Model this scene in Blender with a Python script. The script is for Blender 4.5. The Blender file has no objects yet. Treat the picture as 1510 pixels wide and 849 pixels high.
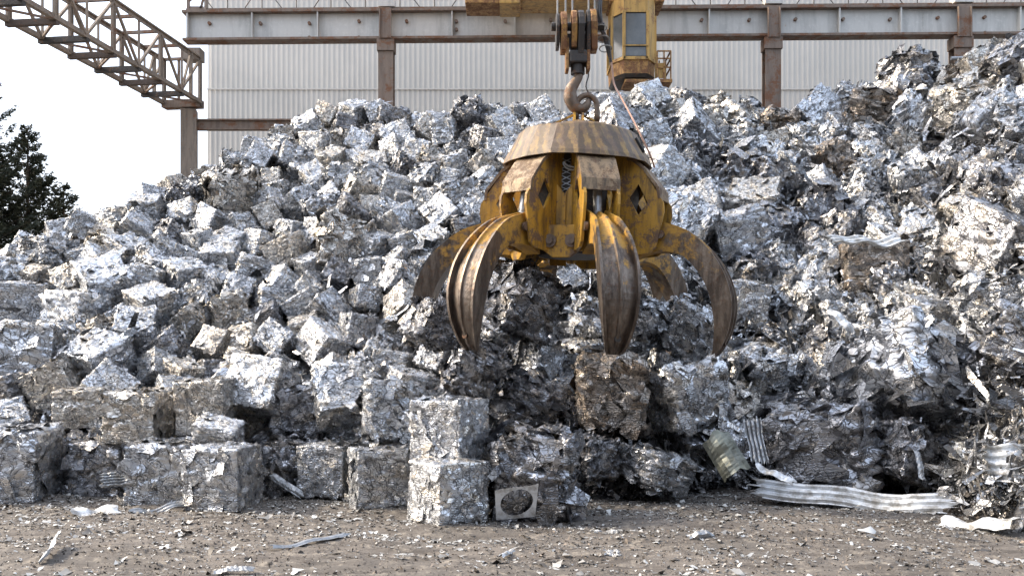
import bpy, bmesh, math, random
import numpy as np
from mathutils import Vector, Matrix, Euler

SC = bpy.context.scene
COL = SC.collection
R = math.radians
random.seed(11)
rng = np.random.default_rng(11)
F, CX, HY, EYE = 1400.0, 755.0, 520.0, 1.6      # photo measurements: focal px, centre, horizon, eye height

# ---------------------------------------------------------------- camera, sky, sun, exposure
cam = bpy.data.cameras.new('camera'); camo = bpy.data.objects.new('camera', cam); COL.objects.link(camo)
camo.location = (0, 0, EYE); camo.rotation_euler = (R(90), 0, 0)
cam.sensor_width = 36.0; cam.lens = 36.0 * F / 1510.0
cam.shift_y = (HY - 424.5) / 1510.0
cam.clip_start = 0.1; cam.clip_end = 3000
SC.camera = camo

SUN_EL, SUN_AZ = 38.0, -82.0       # azimuth of the sun measured from +Y clockwise (left, a little ahead of the camera)
w = bpy.data.worlds.new('World'); SC.world = w; w.use_nodes = True
nt = w.node_tree; nt.nodes.clear()
out = nt.nodes.new('ShaderNodeOutputWorld'); bg = nt.nodes.new('ShaderNodeBackground')
sky = nt.nodes.new('ShaderNodeTexSky'); sky.sky_type = 'NISHITA'; sky.sun_disc = False
sky.sun_elevation = R(SUN_EL); sky.sun_rotation = R(SUN_AZ)
sky.air_density = 1.0; sky.dust_density = 6.0; sky.ozone_density = 1.0
hs = nt.nodes.new('ShaderNodeHueSaturation'); hs.inputs['Saturation'].default_value = 0.85
hs.inputs['Value'].default_value = 1.0
nt.links.new(sky.outputs[0], hs.inputs['Color'])
veil = nt.nodes.new('ShaderNodeMix'); veil.data_type = 'RGBA'; veil.blend_type = 'ADD'; veil.inputs[0].default_value = 1.0
nt.links.new(hs.outputs[0], veil.inputs[6]); veil.inputs[7].default_value = (3.85, 4.35, 5.2, 1)      # thin white overcast veil in front of the clear sky
nt.links.new(veil.outputs[2], bg.inputs['Color'])
bg.inputs['Strength'].default_value = 0.15
nt.links.new(bg.outputs[0], out.inputs[0])
sl = bpy.data.lights.new('sun', 'SUN'); sl.energy = 2.6; sl.angle = R(2.5); sl.color = (1.0, 0.84, 0.62)
so = bpy.data.objects.new('sun', sl); COL.objects.link(so)
sd = Vector((math.sin(R(SUN_AZ)) * math.cos(R(SUN_EL)), math.cos(R(SUN_AZ)) * math.cos(R(SUN_EL)), math.sin(R(SUN_EL))))
so.rotation_euler = sd.to_track_quat('Z', 'Y').to_euler(); so.location = (-20, -20, 30)
SC.view_settings.view_transform = 'Standard'; SC.view_settings.look = 'None'
SC.view_settings.gamma = 1.0; SC.view_settings.use_curve_mapping = False
SC.view_settings.exposure = 0.74
SC.render.engine = 'CYCLES'; SC.cycles.max_bounces = 5; SC.cycles.diffuse_bounces = 2; SC.cycles.glossy_bounces = 4; SC.cycles.transmission_bounces = 1

# ---------------------------------------------------------------- helpers
def tag(o, label=None, cat=None, group=None, kind=None):
    if label: o['label'] = label
    if cat: o['category'] = cat
    if group: o['group'] = group
    if kind: o['kind'] = kind
    return o

def link(name, me, mat=None, parent=None, smooth=False):
    o = bpy.data.objects.new(name, me); COL.objects.link(o)
    if mat:
        if me.materials: me.materials[0] = mat
        else: me.materials.append(mat)
    if parent: o.parent = parent
    if smooth: me.polygons.foreach_set('use_smooth', [True] * len(me.polygons))
    return o

def empty(name, loc=(0, 0, 0), rot=(0, 0, 0), **kw):
    o = bpy.data.objects.new(name, None); COL.objects.link(o); o.location = loc; o.rotation_euler = rot
    o.empty_display_size = 0.2
    return tag(o, **kw)

def mesh_np(name, V, Q):
    V = np.asarray(V, dtype=np.float32); Q = np.asarray(Q, dtype=np.int32)
    me = bpy.data.meshes.new(name); k = Q.shape[1]
    me.vertices.add(len(V)); me.vertices.foreach_set('co', V.ravel())
    me.loops.add(Q.size); me.loops.foreach_set('vertex_index', Q.ravel())
    me.polygons.add(len(Q))
    me.polygons.foreach_set('loop_start', np.arange(0, Q.size, k, dtype=np.int32))
    me.polygons.foreach_set('loop_total', np.full(len(Q), k, dtype=np.int32))
    me.update(calc_edges=True); me.validate()
    return me

class MB:
    """collects shapes, builds ONE mesh"""
    def __init__(s): s.v = []; s.f = []
    def add(s, vs, fs):
        b = len(s.v); s.v += [tuple(v) for v in vs]; s.f += [tuple(b + i for i in f) for f in fs]; return s
    def box(s, c, d, M=None):
        x, y, z = [q / 2 for q in d]
        vs = [Vector((sx * x, sy * y, sz * z)) for sx in (-1, 1) for sy in (-1, 1) for sz in (-1, 1)]
        if M is not None: vs = [M @ v for v in vs]
        vs = [v + Vector(c) for v in vs]
        return s.add(vs, [(0, 1, 3, 2), (4, 6, 7, 5), (0, 4, 5, 1), (2, 3, 7, 6), (0, 2, 6, 4), (1, 5, 7, 3)])
    def beam(s, a, b, wd, ht, up=(0, 0, 1)):
        a = Vector(a); b = Vector(b); d = (b - a); L = d.length; d.normalize(); up = Vector(up)
        if abs(d.dot(up)) > 0.98: up = Vector((0, 1, 0))
        x = d.cross(up).normalized(); z = x.cross(d)
        M = Matrix((x, d, z)).transposed()
        return s.box((a + b) / 2, (wd, L, ht), M)
    def tube(s, pts, r, n=8, cap=True, closed=False):
        pts = [Vector(p) for p in pts]; m = len(pts)
        rs = r if hasattr(r, '__len__') else [r] * m
        vs = []; prev = None
        for i, p in enumerate(pts):
            if closed: t = pts[(i + 1) % m] - pts[i - 1]
            else: t = pts[min(i + 1, m - 1)] - pts[max(i - 1, 0)]
            t.normalize()
            if prev is None:
                prev = t.orthogonal().normalized()
            prev = (prev - t * prev.dot(t)).normalized(); q = t.cross(prev)
            for k in range(n):
                a = 2 * math.pi * k / n; vs.append(p + (prev * math.cos(a) + q * math.sin(a)) * rs[i])
        fs = []
        for i in range(m if closed else m - 1):
            j = (i + 1) % m
            for k in range(n):
                fs.append((i * n + k, i * n + (k + 1) % n, j * n + (k + 1) % n, j * n + k))
        if cap and not closed: fs += [tuple(range(n))[::-1], tuple((m - 1) * n + k for k in range(n))]
        return s.add(vs, fs)
    def cyl(s, a, b, r, n=16): return s.tube([a, b], r, n)
    def lathe(s, prof, n=32, c=(0, 0, 0)):
        vs = [(c[0] + r * math.cos(2 * math.pi * k / n), c[1] + r * math.sin(2 * math.pi * k / n), c[2] + z) for r, z in prof for k in range(n)]
        fs = [(i * n + k, i * n + (k + 1) % n, (i + 1) * n + (k + 1) % n, (i + 1) * n + k) for i in range(len(prof) - 1) for k in range(n)]
        return s.add(vs, fs)
    def build(s, name, mat, parent=None, bevel=0, smooth=False):
        me = bpy.data.meshes.new(name); me.from_pydata(s.v, [], s.f); me.update()
        bm = bmesh.new(); bm.from_mesh(me)
        bmesh.ops.recalc_face_normals(bm, faces=bm.faces)
        if bevel:
            es = [e for e in bm.edges if len(e.link_faces) == 2 and e.calc_face_angle(0) > 0.6]
            bmesh.ops.bevel(bm, geom=es, offset=bevel, segments=2, affect='EDGES', profile=0.6, clamp_overlap=True)
        bm.to_mesh(me); bm.free()
        return link(name, me, mat, parent, smooth)

def prism(outline, holes, th, frame):
    """plate with holes: outline in 2-D, extruded +-th/2 along the third axis; frame maps (a,b,n) to a point"""
    bm = bmesh.new(); edges = []
    for loop in [outline] + holes:
        vs = [bm.verts.new((a, b, -th / 2)) for a, b in loop]
        for i in range(len(vs)): edges.append(bm.edges.new((vs[i], vs[(i + 1) % len(vs)])))
    r = bmesh.ops.triangle_fill(bm, edges=edges, use_beauty=True)
    faces = [g for g in r['geom'] if isinstance(g, bmesh.types.BMFace)]
    e = bmesh.ops.extrude_face_region(bm, geom=faces)
    bmesh.ops.translate(bm, vec=(0, 0, th), verts=[v for v in e['geom'] if isinstance(v, bmesh.types.BMVert)])
    bmesh.ops.recalc_face_normals(bm, faces=bm.faces)
    vs = [frame(*v.co) for v in bm.verts]; bm.verts.index_update()
    fs = [tuple(v.index for v in f.verts) for f in bm.faces]; bm.free()
    return vs, fs

# value noise
_perm = rng.random((256, 256))
def vnoise(x, y):
    xi = np.floor(x).astype(int); yi = np.floor(y).astype(int); fx = x - xi; fy = y - yi
    fx = fx * fx * (3 - 2 * fx); fy = fy * fy * (3 - 2 * fy)
    g = lambda a, b: _perm[a & 255, b & 255]
    return (g(xi, yi) * (1 - fx) + g(xi + 1, yi) * fx) * (1 - fy) + (g(xi, yi + 1) * (1 - fx) + g(xi + 1, yi + 1) * fx) * fy
def fbm(x, y, o=4):
    s = 0; a = .5
    for i in range(o): s = s + a * vnoise(x * 2 ** i + 17 * i, y * 2 ** i + 31 * i); a /= 2
    return s

# ---------------------------------------------------------------- materials
class NT:
    def __init__(s, name):
        s.m = bpy.data.materials.new(name); s.m.use_nodes = True; s.t = s.m.node_tree
        s.b = s.t.nodes['Principled BSDF']
    def n(s, typ, **kw):
        nd = s.t.nodes.new('ShaderNode' + typ)
        for k, v in kw.items():
            if k in ('ins',):
                for a, b in v.items():
                    if hasattr(b, 'is_output') or isinstance(b, bpy.types.NodeSocket): s.t.links.new(b, nd.inputs[a])
                    else: nd.inputs[a].default_value = b
            else: setattr(nd, k, v)
        return nd
    def math(s, op, a, b=0.0, c=0.0, clamp=False):
        nd = s.n('Math', operation=op, use_clamp=clamp)
        for i, q in enumerate((a, b, c)):
            if isinstance(q, bpy.types.NodeSocket): s.t.links.new(q, nd.inputs[i])
            else: nd.inputs[i].default_value = q
        return nd.outputs[0]
    def mix(s, f, a, b, blend='MIX'):
        nd = s.n('Mix', data_type='RGBA', blend_type=blend)
        for sock, q in ((nd.inputs[0], f), (nd.inputs[6], a), (nd.inputs[7], b)):
            if isinstance(q, bpy.types.NodeSocket): s.t.links.new(q, sock)
            else: sock.default_value = q if sock == nd.inputs[0] or len(q) == 4 else (*q, 1)
        return nd.outputs[2]
    def noise(s, vec, scale, detail=4, rough=.6, dist=0.0):
        nd = s.n('TexNoise', ins={'Scale': scale, 'Detail': detail, 'Roughness': rough, 'Distortion': dist})
        s.t.links.new(vec, nd.inputs['Vector']); return nd.outputs[0]
    def ramp(s, f, lo, hi, a=0.0, b=1.0):
        nd = s.n('MapRange', interpolation_type='SMOOTHSTEP', ins={'From Min': lo, 'From Max': hi, 'To Min': a, 'To Max': b})
        s.t.links.new(f, nd.inputs[0]); return nd.outputs[0]
    def vmath(s, op, a, b=(0, 0, 0)):
        nd = s.n('VectorMath', operation=op)
        for i, q in enumerate((a, b)):
            if isinstance(q, bpy.types.NodeSocket): s.t.links.new(q, nd.inputs[i])
            else: nd.inputs[i].default_value = q
        return nd
    def coord(s, kind='Object', randomise=False):
        v = s.n('TexCoord').outputs[kind]
        if randomise:
            rd = s.n('ObjectInfo').outputs['Random']
            off = s.n('CombineXYZ', ins={0: s.math('MULTIPLY', rd, 91.0), 1: s.math('MULTIPLY', rd, 57.0), 2: s.math('MULTIPLY', rd, 33.0)})
            v = s.vmath('ADD', v, off.outputs[0]).outputs[0]
        return v
    def out(s, col=None, rough=None, metal=None, bump=None, bs=1.0, bd=0.02):
        for k, v in (('Base Color', col), ('Roughness', rough), ('Metallic', metal)):
            if v is None: continue
            if isinstance(v, bpy.types.NodeSocket): s.t.links.new(v, s.b.inputs[k])
            else: s.b.inputs[k].default_value = (*v, 1) if k == 'Base Color' else v
        if bump is not None:
            nd = s.n('Bump', ins={'Strength': bs, 'Distance': bd, 'Height': bump}); s.t.links.new(nd.outputs[0], s.b.inputs['Normal'])
        return s.m

def facet(s, vec, scale, rnd=1.0):
    """folded-sheet height: every cell is a plane of its own tilt"""
    vo = s.n('TexVoronoi', feature='F1', distance='EUCLIDEAN', ins={'Scale': scale, 'Randomness': rnd})
    s.t.links.new(vec, vo.inputs['Vector'])
    d = s.vmath('SUBTRACT', vec, vo.outputs['Position']).outputs[0]
    c = s.vmath('SUBTRACT', vo.outputs['Color'], (0.5, 0.5, 0.5)).outputs[0]
    h = s.vmath('DOT_PRODUCT', d, c).outputs['Value']
    return s.math('MULTIPLY', h, scale * 1.0), vo.outputs['Color']

def scrap_material(name, base, dark, tan, tanamt, rust, darkamt, metal=0.85, island=False, world=False):
    s = NT(name)
    v = s.coord('Object', randomise=not island)
    warp = s.n('TexNoise', ins={'Scale': 2.2, 'Detail': 2.0}); s.t.links.new(v, warp.inputs['Vector'])
    wv = s.vmath('SCALE', warp.outputs['Color']); wv.inputs['Scale'].default_value = 0.35
    v2 = s.vmath('ADD', v, wv.outputs[0]).outputs[0]
    st = s.vmath('MULTIPLY', v2, (1.0, 1.0, 2.1)).outputs[0]
    h1, c1 = facet(s, st, 3.6); h2, c2 = facet(s, v2, 9.0); h3, c3 = facet(s, st, 24.0)
    h = s.math('ADD', s.math('MULTIPLY', h1, .62), s.math('ADD', s.math('MULTIPLY', h2, .40), s.math('MULTIPLY', h3, .08)))
    # each folded piece of sheet has its own metal / paint
    sep = s.n('SeparateColor'); s.t.links.new(c1, sep.inputs[0])
    sep2 = s.n('SeparateColor'); s.t.links.new(c2, sep2.inputs[0])
    n0 = s.noise(v, 1.6, 4, .6)
    col = s.mix(s.ramp(n0, .35, .65), base, tuple(q * .72 for q in base))
    col = s.mix(s.math('MULTIPLY', s.ramp(sep2.outputs[0], 1 - darkamt - .1, 1 - darkamt + .1), .8), col, dark)
    col = s.mix(s.math('MULTIPLY', s.ramp(sep.outputs[1], 1 - tanamt - .15, 1 - tanamt + .15), .6), col, tan)
    n1 = s.noise(v, 4.5, 6, .7)
    col = s.mix(s.ramp(n1, .62 - rust, .82 - rust, 0, .75), col, (.10, .065, .042))
    if island:
        rd = s.n('NewGeometry').outputs['Random Per Island']
        k = s.ramp(rd, .0, 1.0, .2, 1.15)
        col = s.mix(1.0, col, s.n('CombineColor', ins={0: k, 1: k, 2: k}).outputs[0], 'MULTIPLY')
    # shade in the gaps between folded sheets, painted dark into the base colour
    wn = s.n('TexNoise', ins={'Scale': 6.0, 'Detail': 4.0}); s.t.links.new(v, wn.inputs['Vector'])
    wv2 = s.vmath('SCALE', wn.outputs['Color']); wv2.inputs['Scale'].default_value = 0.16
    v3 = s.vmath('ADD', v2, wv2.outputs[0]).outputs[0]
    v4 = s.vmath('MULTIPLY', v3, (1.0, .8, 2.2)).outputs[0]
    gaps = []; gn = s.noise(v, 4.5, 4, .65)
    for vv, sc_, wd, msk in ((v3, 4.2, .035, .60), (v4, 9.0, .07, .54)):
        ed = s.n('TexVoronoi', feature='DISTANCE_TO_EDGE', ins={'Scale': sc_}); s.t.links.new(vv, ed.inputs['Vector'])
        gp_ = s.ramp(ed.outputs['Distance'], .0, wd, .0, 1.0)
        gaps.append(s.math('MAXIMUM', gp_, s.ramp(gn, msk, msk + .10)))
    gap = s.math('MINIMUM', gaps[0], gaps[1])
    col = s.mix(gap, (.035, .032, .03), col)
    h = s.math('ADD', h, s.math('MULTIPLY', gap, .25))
    # thin parallel creases of the pressed layers
    wa = s.n('TexWave', bands_direction='Z', ins={'Scale': 9.0, 'Distortion': 7.0, 'Detail': 3.0, 'Detail Scale': 2.5}); s.t.links.new(v, wa.inputs['Vector'])
    h = s.math('ADD', h, s.math('MULTIPLY', wa.outputs['Fac'], s.ramp(n0, .45, .62, .0, .22)))
    rr = s.ramp(sep2.outputs[2], 0, 1, .18, .42)
    return s.out(col, rr, s.math('MULTIPLY', gap, metal), h, .9, .018)

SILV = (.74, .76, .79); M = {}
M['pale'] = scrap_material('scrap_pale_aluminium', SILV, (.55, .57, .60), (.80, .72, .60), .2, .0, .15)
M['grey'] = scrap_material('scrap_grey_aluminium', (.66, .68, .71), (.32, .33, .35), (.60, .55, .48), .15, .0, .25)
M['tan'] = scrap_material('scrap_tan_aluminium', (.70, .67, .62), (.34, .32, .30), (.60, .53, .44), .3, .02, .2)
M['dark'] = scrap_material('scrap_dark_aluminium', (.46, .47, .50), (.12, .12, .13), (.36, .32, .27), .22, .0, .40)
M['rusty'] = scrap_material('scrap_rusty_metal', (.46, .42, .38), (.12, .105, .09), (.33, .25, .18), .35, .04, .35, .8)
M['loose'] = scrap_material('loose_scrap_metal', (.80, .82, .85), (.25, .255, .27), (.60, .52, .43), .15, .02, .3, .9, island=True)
M['bed'] = scrap_material('packed_scrap_bed', (.34, .35, .36), (.05, .05, .055), (.26, .22, .17), .25, .08, .55, .7, island=False)  # base colour darkened to deepen the shade in the gaps between bales

def painted(name, col, rust=.0, metal=0.0, rough=.5, rustcol=(.13, .06, .03), grime=.35, sc=3.0, streak=True, bumpk=.5):
    s = NT(name); v = s.coord('Object')
    n = s.noise(v, sc, 8, .7, .4)
    vs = s.vmath('MULTIPLY', v, (1.0, 1.0, .14 if streak else 1.0)).outputs[0]
    n2 = s.noise(vs, sc * 3.0, 5, .65)
    n3 = s.noise(v, sc * 9, 5, .75)
    c = s.mix(s.ramp(n2, .42, .68, 0, grime), col, tuple(q * .26 + .012 for q in col))
    c = s.mix(s.ramp(n3, .5, .75, 0, .35), c, tuple(min(1, q * 1.35 + .03) for q in col))
    m = s.math('ADD', s.math('MULTIPLY', n, .65), s.math('MULTIPLY', n3, .35))
    rm = s.ramp(m, .66 - rust, .74 - rust)
    c = s.mix(rm, c, s.mix(n3, rustcol, tuple(q * 2.1 for q in rustcol)))
    return s.out(c, s.math('ADD', s.math('MULTIPLY', rm, .3), rough), metal, s.math('ADD', n3, s.math('MULTIPLY', rm, .4)), bumpk, .01)

M['yellow'] = painted('worn_yellow_paint', (.45, .245, .027), .16, .0, .42, (.085, .052, .034), grime=.95, sc=4.2)
M['cover'] = painted('rain_streaked_cover_paint', (.27, .19, .11), .18, .2, .42, (.08, .05, .03), 1.0, 5.5)
M['yellow_far'] = painted('dusty_yellow_paint', (.46, .275, .07), .14, grime=.8, sc=2.6)
M['tine'] = painted('scuffed_tine_steel', (.17, .125, .095), .10, .55, .38, (.10, .055, .032), .6, 4.0)
M['dirty'] = painted('oily_black_steel', (.035, .030, .027), .12, .2, .5, (.10, .05, .025), .5, 6.0)
M['rustbeam'] = painted('rusty_brown_steel', (.19, .142, .11), .17, .0, .7, (.11, .055, .032), .5, 2.5)
M['truss'] = painted('weathered_truss_steel', (.22, .175, .135), .12, .0, .6, (.12, .06, .035), .6, 3.0)
M['girder'] = painted('faded_grey_girder_paint', (.50, .49, .46), .03, .0, .6, (.22, .11, .06), .35, 1.1)
M['tiebar'] = painted('dark_tie_steel', (.07, .05, .04), .10, .0, .7)  # darker brown than the other truss members
M['hook'] = painted('worn_hook_steel', (.15, .11, .08), .16, .5, .35, (.12, .06, .03), .5, 7.0)
M['block'] = painted('rusty_hook_block_paint', (.36, .19, .05), .20, .1, .5, (.10, .045, .02), .7, 6.0)
M['rope'] = painted('wire_rope_steel', (.30, .29, .27), .02, .6, .45)
M['hose'] = painted('faded_cable_rubber', (.42, .26, .20), .0, .0, .6)
M['black'] = NT('shade_black').out((.012, .012, .012), .7, 0)  # black stands in for shade inside the cabin and the canopy slot
s = NT('cabin_glass'); v = s.coord(); M['glass'] = s.out(s.mix(s.noise(v, 6, 4), (.05, .055, .06), (.16, .17, .17)), .12, 0)
s = NT('dull_bare_steel'); v = s.coord(); M['bare'] = s.out(s.mix(s.noise(v, 9, 6, .7), (.22, .23, .24), (.42, .43, .44)), .38, .7, s.noise(v, 25, 5), .4)
s = NT('white_sheet_metal'); v = s.coord(); M['sheet'] = s.out(s.mix(s.ramp(s.noise(v, 5, 7, .7), .42, .62), (.66, .69, .72), (.30, .29, .27)), .42, .35, s.noise(v, 14, 5), .4)
s = NT('olive_curled_sheet'); v = s.coord(); M['olive'] = s.out(s.mix(s.ramp(s.noise(v, 3, 6, .7), .35, .7), (.22, .23, .19), (.09, .095, .085)), .35, .6, s.noise(v, 12, 5), .3)

# hazard-striped canopy of the grab: stripes from the mesh's own UVs
s = NT('hazard_striped_canopy'); uv = s.n('UVMap').outputs[0]; v = s.coord()
sp = s.n('SeparateXYZ'); s.t.links.new(uv, sp.inputs[0])
wob = s.noise(v, 4.0, 5, .7)
ph = s.math('FRACT', s.math('ADD', s.math('ADD', s.math('MULTIPLY', sp.outputs[0], 34.0), s.math('MULTIPLY', sp.outputs[1], .9)), s.math('MULTIPLY', wob, 1.5)))
stripe = s.math('MULTIPLY', s.ramp(ph, .40, .52), s.math('SUBTRACT', 1.0, s.ramp(ph, .92, 1.0)))
wear = s.noise(s.vmath('MULTIPLY', v, (1, 1, .3)).outputs[0], 9.0, 6, .75)
c = s.mix(s.ramp(wear, .38, .62), (.28, .18, .06), (.13, .085, .055))
c = s.mix(s.math('MULTIPLY', s.math('MULTIPLY', stripe, .68), s.ramp(wear, .78, .50)), c, (.035, .03, .026))
fine = s.noise(v, 30, 5, .8)
c = s.mix(s.ramp(fine, .48, .66, 0, .75), c, (.12, .07, .045)); c = s.mix(s.ramp(s.noise(v, 3.0, 5, .7), .5, .7, 0, .7), c, (.20, .15, .11))
M['canopy'] = s.out(c, .5, 0, fine, .5, .01)

# corrugated cladding
s = NT('corrugated_wall_cladding'); v = s.coord(); n = s.noise(v, .35, 5, .6)
n2 = s.noise(s.vmath('MULTIPLY', v, (3.0, 1, .12)).outputs[0], 1.6, 5, .65)
c = s.mix(s.ramp(n, .35, .65), (.60, .555, .49), (.52, .485, .43)); c = s.mix(s.ramp(n2, .5, .8, 0, .4), c, (.36, .34, .31))
M['wall'] = s.out(c, .6, .0)

# ground
s = NT('trodden_dirt'); v = s.coord('Object')
n = s.noise(v, .55, 6, .65); n2 = s.noise(v, 7.0, 8, .75); n3 = s.noise(v, 40.0, 4, .7)
rt = s.vmath('MULTIPLY', v, (.35, 2.4, 1)).outputs[0]; n4 = s.noise(rt, 2.6, 6, .7)
c = s.mix(s.ramp(n, .38, .62), (.145, .128, .112), (.10, .09, .08))
c = s.mix(s.ramp(n4, .45, .62, 0, .85), c, (.062, .053, .046))
c = s.mix(s.ramp(n2, .50, .66, 0, .75), c, (.27, .24, .20))
c = s.mix(s.ramp(n3, .58, .70, 0, .6), c, (.06, .053, .047))
M['dirt'] = s.out(c, .9, 0, s.math('ADD', n2, s.math('MULTIPLY', n3, .6)), .5, .02)
s = NT('litter_flake'); rd = s.n('NewGeometry').outputs['Random Per Island']
c = s.mix(s.ramp(rd, .0, 1.0), (.10, .09, .08), (.60, .60, .58))
M['flake'] = s.out(c, .5, .5)

def leafmat(name, a, b):
    s = NT(name); rd = s.n('NewGeometry').outputs['Random Per Island']; return s.out(s.mix(rd, a, b), .7, 0)
M['needle'] = leafmat('spruce_needles', (.012, .019, .010), (.04, .045, .022))
M['autumn'] = leafmat('autumn_leaves', (.10, .06, .03), (.30, .14, .06))
M['bark'] = painted('tree_bark', (.10, .075, .055), .05, 0, .9)

# ---------------------------------------------------------------- ground
RIDGE = [(-400, 470), (-150, 430), (0, 380), (40, 356), (75, 346), (110, 316), (180, 302), (240, 264), (330, 240), (400, 198), (450, 176), (500, 152), (560, 160), (650, 168),
         (700, 152), (800, 150), (850, 160), (940, 138), (1000, 134), (1050, 152), (1130, 160), (1200, 165), (1260, 152), (1310, 126), (1370, 112), (1430, 98), (1470, 84), (1510, 80), (1700, 60), (2000, 60)]
TOE = [(-400, 725), (0, 728), (200, 728), (400, 722), (560, 728), (700, 738), (850, 738), (960, 735), (1050, 722), (1180, 722), (1300, 728), (1400, 742), (1450, 768), (1510, 795), (2000, 820)]
def prof(tab, x): return np.interp(x, [p[0] for p in tab], [p[1] for p in tab])
SL = 0.78
def heap_h(X, Y):
    X = np.asarray(X, float); Y = np.asarray(Y, float)
    u = X / np.maximum(Y, 1.0) * F + CX
    d0 = EYE * F / (prof(TOE, u) - HY) + .15
    e = (HY - prof(RIDGE, u)) / F
    dr = (EYE + SL * d0) / (SL - e) - .2
    zr = EYE + e * dr - .46
    t = Y - d0
    h = np.where(Y < dr, SL * t, np.minimum(zr + .3, zr - .12 * (Y - dr)))
    h = np.minimum(h, zr)
    h = np.where(t < 0, t * .5, h)
    h = h + .28 * (fbm(X * .7 + 9, Y * .7, 3) - .45) * np.clip(t, 0, 1)
    h = h - .55 * np.exp(-(((X - 1.4) / 2.2) ** 2 + ((Y - 13.2) / 1.0) ** 2))      # scooped out behind the grab
    back = 1 - np.clip((Y - 21.5) / 2.0, 0, 1)
    return np.maximum(h * back, -.6)

def grid_mesh(name, xs, ys, hf):
    Xg, Yg = np.meshgrid(xs, ys, indexing='ij'); Z = hf(Xg, Yg)
    V = np.stack([Xg, Yg, Z], -1).reshape(-1, 3); nx, ny = len(xs), len(ys)
    i = np.arange(nx - 1)[:, None] * ny + np.arange(ny - 1)[None]
    Q = np.stack([i, i + ny, i + ny + 1, i + 1], -1).reshape(-1, 4)
    return mesh_np(name, V, Q)
def spaced(segs):
    a = []
    for lo, hi, st in segs: a += list(np.arange(lo, hi, st))
    return np.array(a + [segs[-1][1]])
def ground_h(X, Y):
    near = np.clip((16 - np.abs(Y - 4)) / 6, 0, 1) * np.clip((12 - np.abs(X)) / 3, 0, 1)
    a = fbm(X * 1.3, Y * 2.2, 3) * .05 + fbm(X * 7 + 5, Y * 9, 4) * .035
    rut = .03 * np.sin((Y * 1.0 + X * .22) * 7.5) * vnoise(X * .6, Y * .6) + .008 * np.sin((Y + X * .22) * 60) * (vnoise(X * .5 + 4, Y * 1.5) > .5)
    return (a + rut - .045) * near
g = grid_mesh('ground', spaced([(-1500, -60, 180), (-60, -8, 4), (-8, 8, .035), (8, 60, 4), (60, 1500, 180)]),
              spaced([(-1500, -60, 180), (-60, 4, 4), (4, 6, .25), (6, 11.5, .03), (11.5, 60, 2.5), (60, 1500, 180)]), ground_h)
tag(link('ground', g, M['dirt'], smooth=True), 'bare brown trodden dirt yard strewn with metal crumbs', 'ground', kind='structure')

# ---------------------------------------------------------------- flakes / shards, vectorised
def shards(P, N, L, W, tilt=.5, bend=.6, segs=3, r=rng):
    n = len(P)
    t = r.normal(size=(n, 3)); t -= N * np.sum(t * N, 1, keepdims=True); t += N * r.normal(size=(n, 1)) * tilt
    t /= np.linalg.norm(t, axis=1, keepdims=True)
    nn = N + r.normal(size=(n, 3)) * tilt; b = np.cross(nn, t); b /= np.linalg.norm(b, axis=1, keepdims=True); nn = np.cross(t, b)
    V = []
    cv = r.normal(size=n) * bend
    for k in range(segs + 1):
        q = k / segs - .5
        kink = r.normal(size=n) * .10
        ctr = P + t * (L * q)[:, None] + nn * (L * (cv * (q * q - .08) + kink * .6))[:, None] + b * (W * r.normal(size=n) * .15)[:, None]
        wd = W * (.5 + r.random(n) * .55) * (1 if 0 < k < segs else .75)
        tw = r.normal(size=n) * .35
        bb = b + nn * tw[:, None]
        V += [ctr - bb * (wd / 2)[:, None], ctr + bb * (wd / 2)[:, None]]
    V = np.stack(V, 1).reshape(-1, 3); k = 2 * (segs + 1)
    base = (np.arange(n) * k)[:, None, None]
    q = np.array([[2 * i, 2 * i + 2, 2 * i + 3, 2 * i + 1] for i in range(segs)])[None]
    return V, (base + q).reshape(-1, 4)

# ---------------------------------------------------------------- bale meshes
def cube_grid(n):
    idx = {}; V = []; Q = []
    def vid(i, j, k):
        key = (i, j, k)
        if key not in idx: idx[key] = len(V); V.append((i / n - .5, j / n - .5, k / n - .5))
        return idx[key]
    for a in range(n):
        for b in range(n):
            for s_ in (0, n):
                f1 = [vid(s_, a, b), vid(s_, a + 1, b), vid(s_, a + 1, b + 1), vid(s_, a, b + 1)]
                f2 = [vid(a, s_, b), vid(a, s_, b + 1), vid(a + 1, s_, b + 1), vid(a + 1, s_, b)]
                f3 = [vid(a, b, s_), vid(a + 1, b, s_), vid(a + 1, b + 1, s_), vid(a, b + 1, s_)]
                for f in (f1, f2, f3): Q.append(f if s_ else f[::-1])
    return np.array(V), np.array(Q)

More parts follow.
